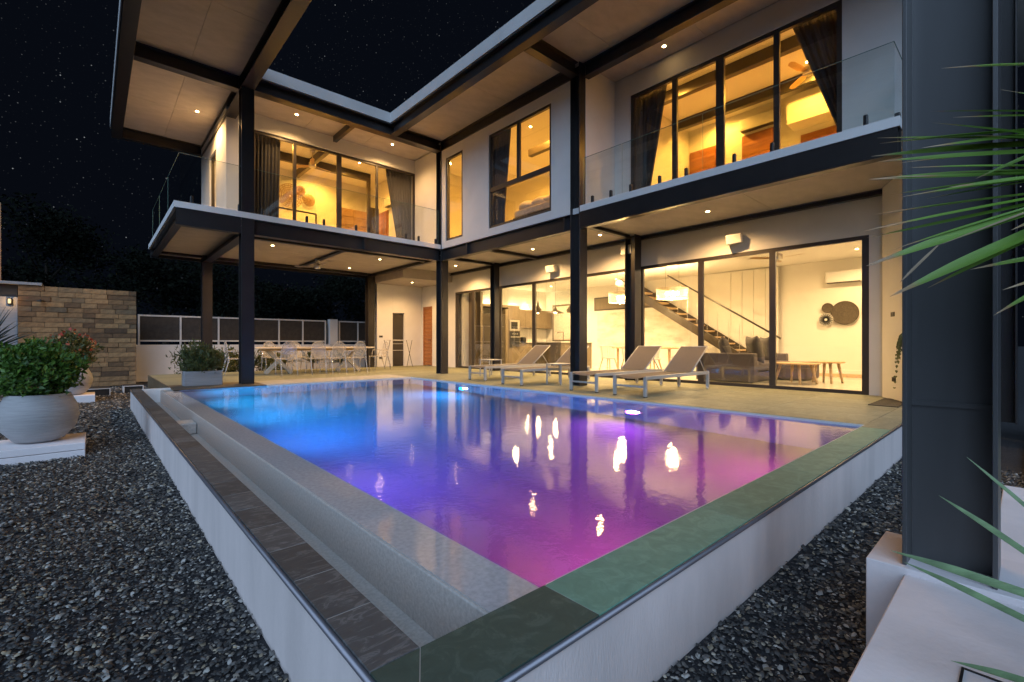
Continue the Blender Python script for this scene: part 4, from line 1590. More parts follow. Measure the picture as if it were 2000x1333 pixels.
yucca('tall strap-leaved plant between the two outer columns', (2.75, 17.3, ZG), 60, 1.0, 0.5)
yucca('strap-leaved plant behind the first pool-side clear chair', (3.9, 17.2, ZG), 50, 0.9, 0.4)
yucca('strap-leaved plant by the second fence post behind the table', (5.05, 17.6, ZG), 50, 0.85, 0.55)
yucca('strap-leaved plant behind the middle of the table', (6.0, 17.6, ZG), 50, 0.85, 0.5)
yucca('strap-leaved plant in front of the white gate pier', (7.0, 17.5, ZG), 50, 0.8, 0.5)
yucca('strap-leaved plant beside the house end of the fence', (8.4, 18.2, ZG), 55, 0.95, 0.6)
for i, (x, y, lab) in enumerate(((2.35, 17.0, 'low leafy shrub behind the rectangular planter'), (3.3, 17.4, 'low leafy shrub partly behind the pool column'), (4.5, 17.3, 'low leafy shrub under the far side of the table'))):
    s_ = thing('low_shrub', lab, 'shrub', (x, y, ZG), 0, 'low shrubs along the fence')
    obj('foliage', leaf_cloud(ball_pts(1500, (0, 0, 0.55), (0.45, 0.4, 0.55), 0.2, 0.2), 0.11, 0.5, 0.35), 'leaf_warm', s_)
    bm = bmesh.new()
    for k in range(5):
        a = k * 1.3
        add_tube(bm, [(0, 0, 0), (0.25 * math.cos(a), 0.25 * math.sin(a), 0.6)], [0.015, 0.006], 5)
    obj('stems', bm, 'bark', s_)

# ================================================================== INTERIOR FURNISHING
def curtain(label, axis, c, a_in, a_top, a_bot, z0, z1, tie=None):
    """pleated cloth hanging from a_in to a_top, gathered towards a_bot at the bottom"""
    bm = bmesh.new()
    n, m_ = 48, 10
    rows_ = []
    for j in range(m_ + 1):
        t = j / m_
        z = z1 + (z0 - z1) * t
        edge = a_top + (a_bot - a_top) * min(1, t / 0.8) if tie is None else a_top + (a_bot - a_top) * (math.sin(min(1, t / tie) * math.pi / 2) if t < tie else 1 - 0.35 * (t - tie) / (1 - tie))
        row = []
        for i in range(n + 1):
            s = i / n
            a = a_in + (edge - a_in) * s
            d = 0.035 * math.sin(s * 9 * 2 * math.pi + 0.4 * math.sin(t * 3)) + 0.008 * math.sin(s * 41)
            row.append(bm.verts.new((c + d, a, z) if axis == 'x' else (a, c + d, z)))
        rows_.append(row)
    for p, q in zip(rows_, rows_[1:]):
        for i in range(n):
            bm.faces.new((p[i], p[i + 1], q[i + 1], q[i]))
    o = obj('curtain', bm, 'curtain', None, True)
    tag(o, label, 'curtain', 'dark curtains upstairs')


curtain('long dark curtain at the outer side of the far wing glass door', 'y', 13.30, 2.95, 3.72, 3.68, 3.72, 6.32)
curtain('dark curtain tied back at the inner side of the far wing glass door', 'y', 13.30, 7.65, 6.72, 7.10, 3.72, 6.32)
curtain('dark curtain drawn aside in the tall bedroom window between the columns', 'x', 7.68, 9.42, 8.52, 8.78, 3.72, 6.35)
curtain('dark curtain tied back beside the steel column in the balcony bedroom', 'x', 8.87, 6.05, 5.0, 5.40, 3.72, 6.35)
curtain('dark curtain tied back at the outer end of the balcony bedroom door', 'x', 8.87, 1.60, 2.72, 2.02, 3.72, 6.35)

# far wing bedroom
for i, (x, z, r, lab) in enumerate(((4.85, 5.74, 0.40, 'large woven rattan disc on the far wing bedroom wall'), (5.18, 5.98, 0.16, 'small woven disc between the two larger ones'), (5.45, 5.72, 0.20, 'medium woven disc at the end of the group of three'))):
    bm = bmesh.new()
    for k in range(1, 7):
        rr = r * k / 6 * (1 + 0.02 * math.sin(k * 5))
        add_tube(bm, [(rr * math.cos(2 * math.pi * q / 22), 0.03 * math.sin(3 * q + k), rr * math.sin(2 * math.pi * q / 22)) for q in range(23)], 0.009, 5)
    for k in range(22):
        aa = 2 * math.pi * k / 22 + 0.05 * math.sin(k * 3)
        add_tube(bm, [(0.03 * math.cos(aa), 0, 0.03 * math.sin(aa)), (r * 0.6 * math.cos(aa + 0.15), 0.03, r * 0.6 * math.sin(aa + 0.15)), (r * math.cos(aa), 0, r * math.sin(aa))], 0.008, 5)
    o = obj('woven_disc', bm, 'rattan', None, True)
    o.location = (x, 16.29, z)
    tag(o, lab, 'wall decor', 'woven discs on the bedroom wall')
cab = thing('timber_screen', 'orange timber cabinet with a dark board behind the far wing glass door', 'cabinet', (6.0, 14.8, 3.7))
for k in range(2):
    for j in range(6):
        bx('plank', 5.95 + k * 0.45, 6.39 + k * 0.45, 14.85, 14.90, 3.72 + j * 0.26, 3.97 + j * 0.26, 'ply', cab, 0.004)
bx('dark_board', 6.86, 7.25, 14.80, 14.88, 3.72, 5.45, 'cabinet_dark', cab)
rb = thing('rail_frame', 'low dark metal rail frame inside the far wing bedroom', 'rail', (3.9, 14.6, 3.7))
bx('top_bar', 3.7, 5.1, 14.55, 14.59, 4.80, 4.84, 'frame', rb)
bx('post', 5.06, 5.10, 14.55, 14.59, 3.71, 4.798, 'frame', rb)
bx('post', 3.7, 3.74, 14.55, 14.59, 3.71, 4.798, 'frame', rb)


def ac_unit(label, plane, c, a0, a1, z0):
    t = thing('air_conditioner', label, 'air conditioner')
    if plane == '-x':
        bx('casing', c - 0.20, c, a0, a1, z0, z0 + 0.29, 'plastic', t, 0.03, 3)
        bx('vent', c - 0.19, c - 0.06, a0 + 0.04, a1 - 0.04, z0 - 0.012, z0 + 0.03, 'frame', t)
    else:
        bx('casing', a0, a1, c - 0.20, c, z0, z0 + 0.29, 'plastic', t, 0.03, 3)
        bx('vent', a0 + 0.04, a1 - 0.04, c - 0.19, c - 0.06, z0 - 0.012, z0 + 0.03, 'frame', t)


ac_unit('white air conditioner high on the living room end wall', '-x', 14.198, 2.72, 3.50, 2.42)
ac_unit('white air conditioner on the inner wall of the far wing bedroom', '-x', 7.655, 14.0, 14.85, 5.55)
ac_unit('white air conditioner above the doors of the balcony bedroom', '-x', 11.998, 3.95, 4.75, 6.06)


def inner_door(label, plane, c, a0, a1, z0, z1):
    t = thing('interior_door', label, 'door')
    if plane == 'x':
        bx('door_frame', c - 0.03, c, a0 - 0.06, a1 + 0.06, z0, z1 + 0.06, 'wood', t)
        for k in range(10):
            h = (z1 - z0) / 10
            bx('door_plank', c - 0.055, c - 0.031, a0, a1, z0 + k * h + 0.003, z0 + (k + 1) * h - 0.003, 'wood', t, 0.003)
    else:
        bx('door_frame', a0 - 0.06, a1 + 0.06, c - 0.03, c, z0, z1 + 0.06, 'wood', t)
        for k in range(10):
            h = (z1 - z0) / 10
            bx('door_plank', a0, a1, c - 0.055, c - 0.031, z0 + k * h + 0.003, z0 + (k + 1) * h - 0.003, 'wood', t, 0.003)


inner_door('red-brown timber door in the inner corner of the balcony bedroom', 'x', 11.998, 5.42, 6.05, 3.71, 5.94)
inner_door('red-brown timber door in the middle of the balcony bedroom wall', 'x', 11.998, 4.06, 4.69, 3.71, 5.94)
inner_door('red-brown timber door panel at the outer end of the balcony bedroom', 'x', 11.998, 2.4, 3.4, 3.71, 5.55)
inner_door('tall timber-framed doorway beside the tied curtain of the far wing', 'x', 7.655, 14.95, 15.7, 3.71, 5.45)
bx_ = bx('ceiling_bulkhead', 11.5, 11.998, 1.2, 3.6, 5.75, 6.36, 'white_in', villa)

# bedroom with the tall window
bed = thing('bed', 'bed with rumpled pale pillows seen low in the tall bedroom window', 'bed', (9.2, 7.6, 3.7))
bx('bed_base', 8.1, 10.1, 7.3, 8.95, 3.71, 4.12, 'cabinet_dark', bed, 0.02, 2)
bx('mattress', 8.12, 10.08, 7.32, 8.93, 4.122, 4.30, 'linen', bed, 0.05, 3)
for k in range(3):
    bm = bmesh.new()
    bmesh.ops.create_icosphere(bm, subdivisions=3, radius=1)
    for v in bm.verts:
        v.co.x *= 0.26; v.co.y *= 0.36; v.co.z *= 0.13 + 0.03 * math.sin(v.co.y * 9 + k)
    o = obj('pillow', bm, 'linen', bed, True)
    o.location = Vector((8.42 + k * 0.10, 8.62 - 0.36 * k, 4.43 + 0.03 * k)) - bed.location
    o.rotation_euler = (0.1, -0.35, 0.2 * k)

# ---------------- living room
sofa = thing('sectional_sofa', 'dark grey sectional sofa seen through the living room glass', 'sofa', (11.6, 4.6, 0.012))
bx('arm', 10.52, 10.72, 3.92, 5.22, 0.03, 0.66, 'sofa', sofa, 0.03, 3)
bx('arm', 13.05, 13.25, 4.10, 5.22, 0.03, 0.62, 'sofa', sofa, 0.03, 3)
bx('back', 10.722, 13.048, 5.00, 5.22, 0.03, 0.62, 'sofa', sofa, 0.04, 3)
bx('seat_base', 10.722, 13.048, 4.0, 4.998, 0.03, 0.24, 'sofa', sofa, 0.02, 2)
bx('seat_cushion', 10.725, 11.95, 3.98, 4.99, 0.245, 0.44, 'sofa', sofa, 0.05, 3)
bx('seat_cushion', 11.96, 13.04, 3.98, 4.99, 0.245, 0.44, 'sofa', sofa, 0.05, 3)
bx('chaise', 12.0, 13.0, 3.35, 3.975, 0.03, 0.43, 'sofa', sofa, 0.06, 3)


def cushion(label, loc, rot, s=(0.30, 0.10, 0.28)):
    bm = bmesh.new()
    bmesh.ops.create_cube(bm, size=2)
    bmesh.ops.subdivide_edges(bm, edges=list(bm.edges), cuts=7, use_grid_fill=True)
    for v in bm.verts:
        x, y, z = v.co
        f = (1 - abs(x) ** 3.0) * (1 - abs(z) ** 3.0)
        pin = 1 - 0.10 * (1 - abs(z) ** 2) * abs(x) ** 4 - 0.0
        pin2 = 1 - 0.10 * (1 - abs(x) ** 2) * abs(z) ** 4
        v.co = Vector((x * s[0] * pin, y * s[1] * (0.12 + 0.88 * max(0, f) ** 0.5), z * s[2] * pin2))
    o = obj('cushion', bm, 'cushion', None, True)
    o.location = loc
    o.rotation_euler = rot
    tag(o, label, 'cushion', 'cushions on the sofa')


cushion('dark cushion slumped at the arm end of the sofa', (10.95, 4.72, 0.74), (R(-14), 0, R(24)), (0.36, 0.12, 0.30))
cushion('square dark cushion standing upright in the middle of the sofa front', (11.20, 4.16, 0.74), (R(-14), 0, R(40)), (0.31, 0.12, 0.31))
cushion('dark cushion leaning towards the stairs end of the sofa', (12.25, 4.25, 0.74), (R(-14), 0, R(36)), (0.34, 0.12, 0.30))


def round_table(label, loc, r, h):
    t = thing('coffee_table', label, 'coffee table', loc, 0, 'round coffee tables')
    bm = bmesh.new()
    add_lathe(bm, [(r - 0.03, h - 0.035), (r, h - 0.02), (r, h - 0.004), (r - 0.01, h)], 40, capt=True)
    obj('table_top', bm, 'pale_wood', t)
    for k in range(4):
        a = 0.5 + k * math.pi / 2
        bm = bmesh.new()
        add_tube(bm, [(math.cos(a) * r * 0.62, math.sin(a) * r * 0.62, h - 0.036), (math.cos(a) * r * 0.86, math.sin(a) * r * 0.86, 0)], [0.033, 0.022], 8)
        obj('leg', bm, 'pale_wood', t, True)


round_table('larger round pale wood coffee table in front of the sofa', (11.25, 3.35, 0.012), 0.46, 0.45)
round_table('smaller round pale wood coffee table behind the larger one', (12.0, 2.95, 0.012), 0.33, 0.47)
tag(bx('magazine', 11.5, 11.72, 3.02, 3.30, 0.464, 0.474, 'cabinet_dark', None), 'dark magazine lying on the larger coffee table', 'magazine')

MT['shade_wall'] = mat('dark_weave', (0.075, 0.06, 0.045), 0.8, var=0.3, scale=30, bump=0.3, bscale=60)
for (y, z, r, m_, lab) in ((3.10, 1.65, 0.30, 'shade_wall', 'large dark brown wall disc in the living room'), (3.47, 1.79, 0.13, 'shade_wall', 'small dark wall disc beside the large one')):
    bm = bmesh.new()
    add_lathe(bm, [(0.002, 0.02), (r * 0.5, 0.03), (r * 0.92, 0.035), (r, 0.05), (r, 0.02)], 36, capb=False)
    bmesh.ops.rotate(bm, matrix=Matrix.Rotation(R(-90), 3, 'Y'), verts=bm.verts)
    o = obj('wall_disc', bm, m_, None, True)
    o.location = (14.17, y, z)
    tag(o, lab, 'wall decor', 'discs on the living room wall')
sd = thing('striped_disc', 'black and white spoked disc below the small wall disc', 'wall decor', (14.12, 3.50, 1.49))
bm = bmesh.new()
add_lathe(bm, [(0.16, 0), (0.16, 0.012)], 32, capt=True)
bmesh.ops.rotate(bm, matrix=Matrix.Rotation(R(-90), 3, 'Y'), verts=bm.verts)
obj('disc', bm, 'white_metal', sd)
for k in range(18):
    a = 2 * math.pi * k / 18
    bm = bmesh.new()
    M = Matrix.Rotation(a, 4, 'X')
    add_box(bm, -0.022, -0.014, -0.010, 0.010, 0.035, 0.155, 0.0, 1, M)
    obj('spoke', bm, 'black', sd)

# staircase
stair = thing('staircase', 'open staircase with dark stringer, pale treads and sloping handrail', 'staircase', (13.6, 6.5, 0.012))


def slope_bar(name, x, y0, z0, y1, z1, h, w, m):
    bm = bmesh.new()
    v = [(x - w / 2, y0, z0), (x + w / 2, y0, z0), (x + w / 2, y1, z1), (x - w / 2, y1, z1)]
    a = [bm.verts.new(p) for p in v]
    b = [bm.verts.new((p[0], p[1], p[2] + h)) for p in v]
    bm.faces.new(a[::-1]); bm.faces.new(b)
    for i in range(4):
        bm.faces.new((a[i], a[(i + 1) % 4], b[(i + 1) % 4], b[i]))
    bmesh.ops.recalc_face_normals(bm, faces=bm.faces)
    o = obj(name, bm, m, stair)
    o.location = -stair.location
    return o


slope_bar('stringer', 13.12, 4.75, 0.05, 9.3, 2.86, 0.26, 0.06, 'cabinet_dark')
slope_bar('stringer', 14.0, 4.75, 0.05, 9.3, 2.86, 0.26, 0.06, 'cabinet_dark')
slope_bar('handrail', 13.12, 4.3, 1.02, 8.6, 3.0 - 0.02, 0.05, 0.05, 'cabinet_dark') if False else slope_bar('handrail', 13.12, 4.25, 0.98, 7.4, 2.93, 0.05, 0.05, 'cabinet_dark')
for k in range(13):
    y = 4.85 + k * 0.30
    z = 0.26 + k * 0.186
    bx('tread', 13.10, 13.99, y - 0.02, y + 0.28, z + 0.03, z + 0.075, 'pale_wood', stair)
    if k < 8:
        bm = bmesh.new()
        add_tube(bm, [(13.12, y + 0.12, z + 0.07), (13.12, y + 0.12, z + 0.94)], 0.006, 5)
        o = obj('baluster', bm, 'chrome', stair)
        o.location = -stair.location
# slim window high on the back wall
wn_ = thing('clerestory_window', 'long dark window strip high on the dining room wall', 'window', (14.19, 9.1, 1.9))
bx('frame', 14.185, 14.199, 8.3, 11.05, 2.10, 2.60, 'frame', wn_)
bx('pane', 14.178, 14.184, 8.35, 11.0, 2.15, 2.55, 'cabinet', wn_)
# soft mural: washed mountains, plain shapes
nt = NT('mural_paint')
pbsdf = nt.node('BsdfPrincipled', Roughness=0.9)
tcx = nt.node('TexCoord')
mpx = nt.node('Mapping')
mpx.inputs['Scale'].default_value = (1, 1.2, 3.6)
nt.link(tcx.outputs['Object'], mpx.inputs['Vector'])
nz = nt.node('TexNoise', Scale=1.3, Detail=7.0, Roughness=0.6)
nt.link(mpx.outputs[0], nz.inputs['Vector'])
nt.link(ramp(nt, nz.outputs['Fac'], [(0.40, (0.74, 0.72, 0.66)), (0.56, (0.62, 0.60, 0.52)), (0.66, (0.48, 0.47, 0.42)), (0.72, (0.72, 0.70, 0.64))]), pbsdf.inputs['Base Color'])
nt.link(pbsdf.outputs[0], nt.out.inputs['Surface'])
MT['mural'] = nt.m
tag(bx('wall_mural', 14.190, 14.199, 7.2, 10.9, 0.7, 2.0, 'mural', None), 'pale washed landscape mural on the dining room wall', 'mural')

# dining set indoors
it = thing('indoor_table', 'pale wood dining table behind the glass under the drum lamps', 'table', (12.3, 7.5, 0.012))
bx('table_top', 11.75, 12.75, 6.5, 8.5, 0.72, 0.765, 'pale_wood', it, 0.01, 2)
for x in (11.87, 12.63):
    for y in (6.65, 8.35):
        bm = bmesh.new()
        add_tube(bm, [(x, y, 0.72), (x, y, 0)], [0.04, 0.028], 8)
        o = obj('leg', bm, 'pale_wood', it, True)
        o.location = -it.location


def spindle_chair():
    t = thing('spindle_chair', '', 'chair', group='spindle chairs at the indoor table')
    bm = bmesh.new()
    add_lathe(bm, [(0.21, 0.42), (0.225, 0.435), (0.22, 0.455)], 24, capt=True)
    obj('seat', bm, 'white_metal', t)
    bm = bmesh.new()
    arc = [(0.24 * math.cos(a), 0.24 * math.sin(a), 0.78) for a in [math.pi * (0.95 + 1.1 * k / 14) for k in range(15)]]
    add_tube(bm, arc, 0.014, 8)
    obj('top_rail', bm, 'white_metal', t, True)
    for k in range(1, 14):
        a = math.pi * (0.95 + 1.1 * k / 14)
        bm = bmesh.new()
        add_tube(bm, [(0.19 * math.cos(a), 0.19 * math.sin(a), 0.45), (0.24 * math.cos(a), 0.24 * math.sin(a), 0.78)], 0.010, 5)
        obj('spindle', bm, 'white_metal', t)
    for sx in (-1, 1):
        for sy in (-1, 1):
            bm = bmesh.new()
            add_tube(bm, [(sx * 0.12, sy * 0.12, 0.43), (sx * 0.21, sy * 0.21, 0)], [0.018, 0.012], 7)
            obj('leg', bm, 'pale_wood', t, True)
    return t


scn = spindle_chair()
G2 = 'spindle chairs at the indoor table'
scn.location = (11.20, 8.20, 0.012)
scn.rotation_euler = (0, 0, R(-90))
scn['label'] = 'pale spindle-back chair just past the pool column, by the glass'
dup(scn, (11.32, 7.55, 0.012), R(-90), 'pale spindle-back chair second from the pool column, by the glass', G2)
dup(scn, (11.34, 6.85, 0.012), R(-90), 'pale spindle-back chair behind the raised lounger back, by the glass', G2)
dup(scn, (13.05, 7.9, 0.012), R(90), 'pale spindle-back chair on the wall side of the indoor table, farther', G2)
dup(scn, (13.05, 7.0, 0.012), R(90), 'pale spindle-back chair on the wall side of the indoor table, nearer', G2)
MT['drum'] = pane_mat('sheer_drum_shade', (0.95, 0.88, 0.70), 0.0, 0.25)


def drum_lamp(label, loc):
    t = thing('drum_lamp', label, 'pendant lamp', loc, 0, 'drum lamps over the indoor table')
    bm = bmesh.new()
    add_lathe(bm, [(0.41, -0.15), (0.42, 0.13)], 36, capb=False)
    obj('shade', bm, 'drum', t, True)
    for z in (-0.13, 0.13):
        bm = bmesh.new()
        add_tube(bm, [(0.415 * math.cos(2 * math.pi * k / 36), 0.415 * math.sin(2 * math.pi * k / 36), z) for k in range(37)], 0.006, 6)
        obj('rim', bm, 'pale_wood', t, True)
    for k in range(5):
        bm = bmesh.new()
        bmesh.ops.create_icosphere(bm, subdivisions=2, radius=0.05)
        bmesh.ops.translate(bm, verts=bm.verts, vec=(0.14 * math.cos(k * 1.256), 0.14 * math.sin(k * 1.256), 0))
        obj('bulb', bm, 'warm_bulb', t, True)
    for s in (-1, 1):
        bm = bmesh.new()
        add_tube(bm, [(0, s * 0.2, 0.13), (0, s * 0.2, 3.01 - loc[2])], 0.004, 5)
        obj('suspension_wire', bm, 'frame', t)
    lamp('lamp_light', 'POINT', (0, 0, -0.06), 90, WARM2, t, 0.10)


drum_lamp('glowing drum pendant lamp seen beside the steel post', (11.55, 7.95, 2.22))
drum_lamp('glowing drum pendant lamp in front of the stairs', (11.75, 6.50, 2.24))

# kitchen
kit = thing('kitchen_units', 'brown kitchen wall units with oven tower and tall dark cupboard', 'kitchen', (12, 13.3, 0.012))
bx('tall_cupboard', 10.30, 11.34, 12.95, 13.58, 0.02, 1.95, 'cabinet_dark', kit, 0.004)
bx('side_panel', 11.36, 11.50, 12.95, 13.58, 0.02, 2.15, 'cabinet', kit)
ot = bx('oven_tower', 11.52, 12.12, 12.96, 13.58, 0.02, 2.20, 'cabinet', kit)
mw = bx('microwave', 11.57, 12.07, 12.93, 12.958, 1.35, 1.75, 'chrome', kit, 0.004)
bx('microwave_glass', 11.63, 11.95, 12.92, 12.929, 1.42, 1.68, 'black', kit)
ov = bx('oven', 11.57, 12.07, 12.93, 12.958, 0.72, 1.31, 'black', kit, 0.004)
bx('oven_handle', 11.60, 12.04, 12.90, 12.925, 1.10, 1.13, 'chrome', kit)
for k in range(3):
    bx('oven_knob', 11.68 + k * 0.11, 11.72 + k * 0.11, 12.90, 12.929, 1.21, 1.25, 'chrome', kit, 0.004)
for k in range(4):
    x = 12.14 + k * 0.51
    bx('wall_cupboard', x, x + 0.505, 13.22, 13.58, 1.48, 2.20, 'cabinet', kit, 0.003)
    bx('base_cupboard', x, x + 0.505, 12.98, 13.58, 0.02, 0.86, 'cabinet', kit, 0.003)
bx('upper_fascia', 10.32, 12.12, 13.0, 13.58, 2.202, 2.30, 'cabinet', kit)
bx('worktop', 12.14, 14.18, 12.95, 13.58, 0.862, 0.90, 'cabinet_dark', kit)
bx('splashback', 12.14, 14.18, 13.57, 13.595, 0.902, 1.478, 'white_in', kit)
tag(bx('kettle', 12.4, 12.6, 13.1, 13.3, 0.902, 1.12, 'black', None, 0.05, 3), 'dark kettle on the kitchen worktop by the oven', 'kettle')
for x in (11.0, 12.35, 13.0, 13.7):
    st_ = bx('led_strip', x - 0.15, x + 0.15, 13.50, 13.53, 2.303 if x < 12 else 2.203, 2.312 if x < 12 else 2.212, 'warm_bulb', kit)
    lamp('cupboard_light', 'POINT', (x, 13.50, 2.36 if x < 12 else 2.27), 7, (1, 0.80, 0.38), None, 0.02)
blind = thing('window_blind', 'pale framed window blind on the kitchen back wall', 'blind', (14.18, 11.6, 1.0))
bx('blind_frame', 14.17, 14.199, 11.75, 13.2, 0.95, 2.45, 'cabinet', blind)
bx('blind_cloth', 14.155, 14.168, 11.83, 13.12, 1.02, 2.38, 'linen', blind)
isl = thing('kitchen_island', 'pale topped kitchen island with drawers behind the glass', 'kitchen island', (11.6, 10.3, 0.012))
bx('worktop', 10.85, 12.5, 9.75, 10.95, 0.90, 0.94, 'plastic', isl, 0.004)
for k in range(3):
    bx('drawer', 10.90, 10.93, 10.42, 10.90, 0.06 + k * 0.275, 0.325 + k * 0.275, 'cabinet', isl, 0.003)
    bx('drawer', 10.90, 10.93, 9.80, 10.10, 0.06 + k * 0.275, 0.325 + k * 0.275, 'cabinet', isl, 0.003)
bx('carcass', 10.935, 12.45, 9.80, 10.90, 0.03, 0.898, 'cabinet', isl)
tp = thing('tap', 'black square kitchen tap on the island', 'tap', (11.3, 10.05, 0.94))
bm = bmesh.new()
add_tube(bm, [(0, 0, 0), (0, 0, 0.30), (0, 0.24, 0.30), (0, 0.24, 0.26)], 0.012, 6)
obj('spout', bm, 'black', tp)
MT['shade_dark'] = mat('dark_metal_shade', (0.10, 0.075, 0.05), 0.5, 0.3)


def pendant(label, loc, prof, m='shade_dark'):
    t = thing('pendant_lamp', label, 'pendant lamp', loc, 0, 'pendant lamps over the kitchen island')
    bm = bmesh.new()
    add_lathe(bm, prof, 28, capb=False)
    obj('shade', bm, m, t, True)
    bm = bmesh.new()
    add_tube(bm, [(0, 0, prof[-1][1]), (0, 0, 3.01 - loc[2])], 0.004, 5)
    obj('cord', bm, 'black', t)
    bm = bmesh.new()
    add_lathe(bm, [(0.001, 2.985 - loc[2]), (0.06, 2.99 - loc[2]), (0.06, 3.012 - loc[2])], 16)
    obj('ceiling_rose', bm, 'shade_dark', t)
    bm = bmesh.new()
    bmesh.ops.create_icosphere(bm, subdivisions=2, radius=0.045)
    bmesh.ops.translate(bm, verts=bm.verts, vec=(0, 0, prof[0][1] + 0.03))
    obj('bulb', bm, 'warm_bulb', t, True)
    lamp('lamp_light', 'POINT', (0, 0, prof[0][1] - 0.02), 12, WARM2, t, 0.05)


pendant('slim spinning-top pendant lamp over the kitchen island', (11.0, 10.9, 1.98), [(0.07, -0.10), (0.13, 0.02), (0.05, 0.12), (0.012, 0.30)])
pendant('flat wide pendant lamp between the other two over the island', (11.25, 10.35, 1.93), [(0.30, -0.06), (0.22, -0.035), (0.06, 0.04), (0.012, 0.17)])
pendant('large bell-shaped dark pendant lamp over the kitchen island', (11.45, 9.75, 1.98), [(0.21, -0.12), (0.23, -0.04), (0.13, 0.10), (0.06, 0.22), (0.012, 0.40)])
tag(bx('interior_partition', 10.15, 10.25, 12.9, 13.59, 0.02, 2.7, 'cabinet', None), 'brown panel standing inside the farthest glass door', 'panel')

# ================================================================== NEAR RIGHT: PEDESTAL, LOW WALL, STRAP-LEAF PLANT
lw = thing('low_wall', 'smooth white low wall and pedestal carrying the near steel column', 'wall', (2.2, 0.2, ZG))
bx('pedestal', 2.305, 2.70, -0.06, 0.435, ZG - 0.03, 0.021, 'plinth', lw, 0.003)
bx('wall_body', 0.75, 2.303, -0.13, 0.315, ZG - 0.03, 0.0, 'plinth', lw, 0.004)
bx('wall_body', 2.702, 4.2, -0.13, 0.10, ZG - 0.03, 0.0, 'plinth', lw, 0.004)
fr = thing('lid_frame', 'thin dark square frame set in the top of the low white wall', 'access lid', (1.66, 0.03, 0.001))
for a in ((-0.09, 0.09, -0.09, -0.084), (-0.09, 0.09, 0.084, 0.09), (-0.09, -0.084, -0.0835, 0.0835), (0.084, 0.09, -0.0835, 0.0835)):
    bm = bmesh.new()
    add_box(bm, *a, 0.0, 0.003)
    obj('frame_bar', bm, 'steel', fr)


def PX(u, v, d):
    """a point d metres ahead of the camera in the direction of a picture position"""
    k = (u - 1000) / 909
    return Vector(((F_[0] + R_[0] * k) * d, (F_[1] + R_[1] * k) * d, 0.88 - (v - 670.8) / 909 * d))


def strap_mat():
    nt = NT('strap_leaf')
    uv = nt.node('UVMap')
    sp_ = nt.node('SeparateXYZ')
    nt.link(uv.outputs[0], sp_.inputs[0])
    oi = nt.node('ObjectInfo')
    mm = nt.node('Math', operation='MULTIPLY_ADD')
    nt.link(oi.outputs['Random'], mm.inputs[0])
    mm.inputs[1].default_value = 0.12
    nt.link(sp_.outputs['Y'], mm.inputs[2])
    c = ramp(nt, mm.outputs[0], [(0.0, (0.07, 0.16, 0.022)), (0.55, (0.16, 0.32, 0.045)), (0.90, (0.21, 0.36, 0.08)), (0.95, (0.38, 0.26, 0.13)), (1.0, (0.45, 0.34, 0.22))])
    hs = nt.node('HueSaturation')
    mr = nt.node('MapRange')
    mr.inputs['To Min'].default_value = 0.6
    mr.inputs['To Max'].default_value = 1.35
    nt.link(oi.outputs['Random'], mr.inputs['Value'])
    nt.link(mr.outputs[0], hs.inputs['Value'])
    nt.link(c, hs.inputs['Color'])
    wv = nt.node('TexWave', Scale=18.0)
    nt.link(uv.outputs[0], wv.inputs['Vector'])
    b = nt.node('Bump', Strength=0.15, Distance=0.002)
    nt.link(wv.outputs['Fac'], b.inputs['Height'])
    p = nt.node('BsdfPrincipled', Roughness=0.38)
    nt.link(hs.outputs[0], p.inputs['Base Color'])
    nt.link(b.outputs[0], p.inputs['Normal'])
    t = nt.node('BsdfTranslucent')
    nt.link(hs.outputs[0], t.inputs['Color'])
    m = nt.node('MixShader')
    m.inputs[0].default_value = 0.2
    nt.link(p.outputs[0], m.inputs[1])
    nt.link(t.outputs[0], m.inputs[2])
    nt.link(m.outputs[0], nt.out.inputs['Surface'])
    return nt.m


MT['strap'] = strap_mat()
MT['strap_pale'] = mat('pale_strap_leaf', (0.17, 0.25, 0.12), 0.55, var=0.3, scale=9, stretch=(1, 1, 6), bump=0.2, bscale=60)
MT['strap_dry'] = mat('dry_leaf', (0.30, 0.22, 0.14), 0.7, var=0.2, scale=20)


def strap_leaf(parent, p0, p1, p2, w, m='strap', tilt=0.5):
    """leaf from root p0 through p1 to tip p2"""
    bm = bmesh.new()
    uvl = bm.loops.layers.uv.new('UVMap')
    n = 16
    rows_ = []
    for i in range(n + 1):
        t = i / n
        c = p0 * (1 - t) ** 2 + p1 * 2 * t * (1 - t) + p2 * t * t
        d = ((p1 - p0) * (1 - t) + (p2 - p1) * t).normalized()
        s = d.cross(Vector((0, 0, 1))).normalized()
        up = s.cross(d).normalized()
        s = (s * math.cos(tilt) + up * math.sin(tilt)).normalized()
        nn = s.cross(d).normalized()
        ww = w * min(1, 0.5 + t * 1.6) * (1 - max(0, (t - 0.66) / 0.34) ** 1.5 * 0.97)
        rows_.append([bm.verts.new(c - s * ww / 2 + nn * ww * 0.18), bm.verts.new(c), bm.verts.new(c + s * ww / 2 + nn * ww * 0.18)])
    for i, (a, b) in enumerate(zip(rows_, rows_[1:])):
        for k in (0, 1):
            f = bm.faces.new((a[k], a[k + 1], b[k + 1], b[k]))
            for lp, (uu, tt) in zip(f.loops, ((k, i), (k + 1, i), (k + 1, i + 1), (k, i + 1))):
                lp[uvl].uv = (uu * 0.5, tt / n)
    o = obj('leaf', bm, m, parent, True)
    o.location = -parent.location
    return o


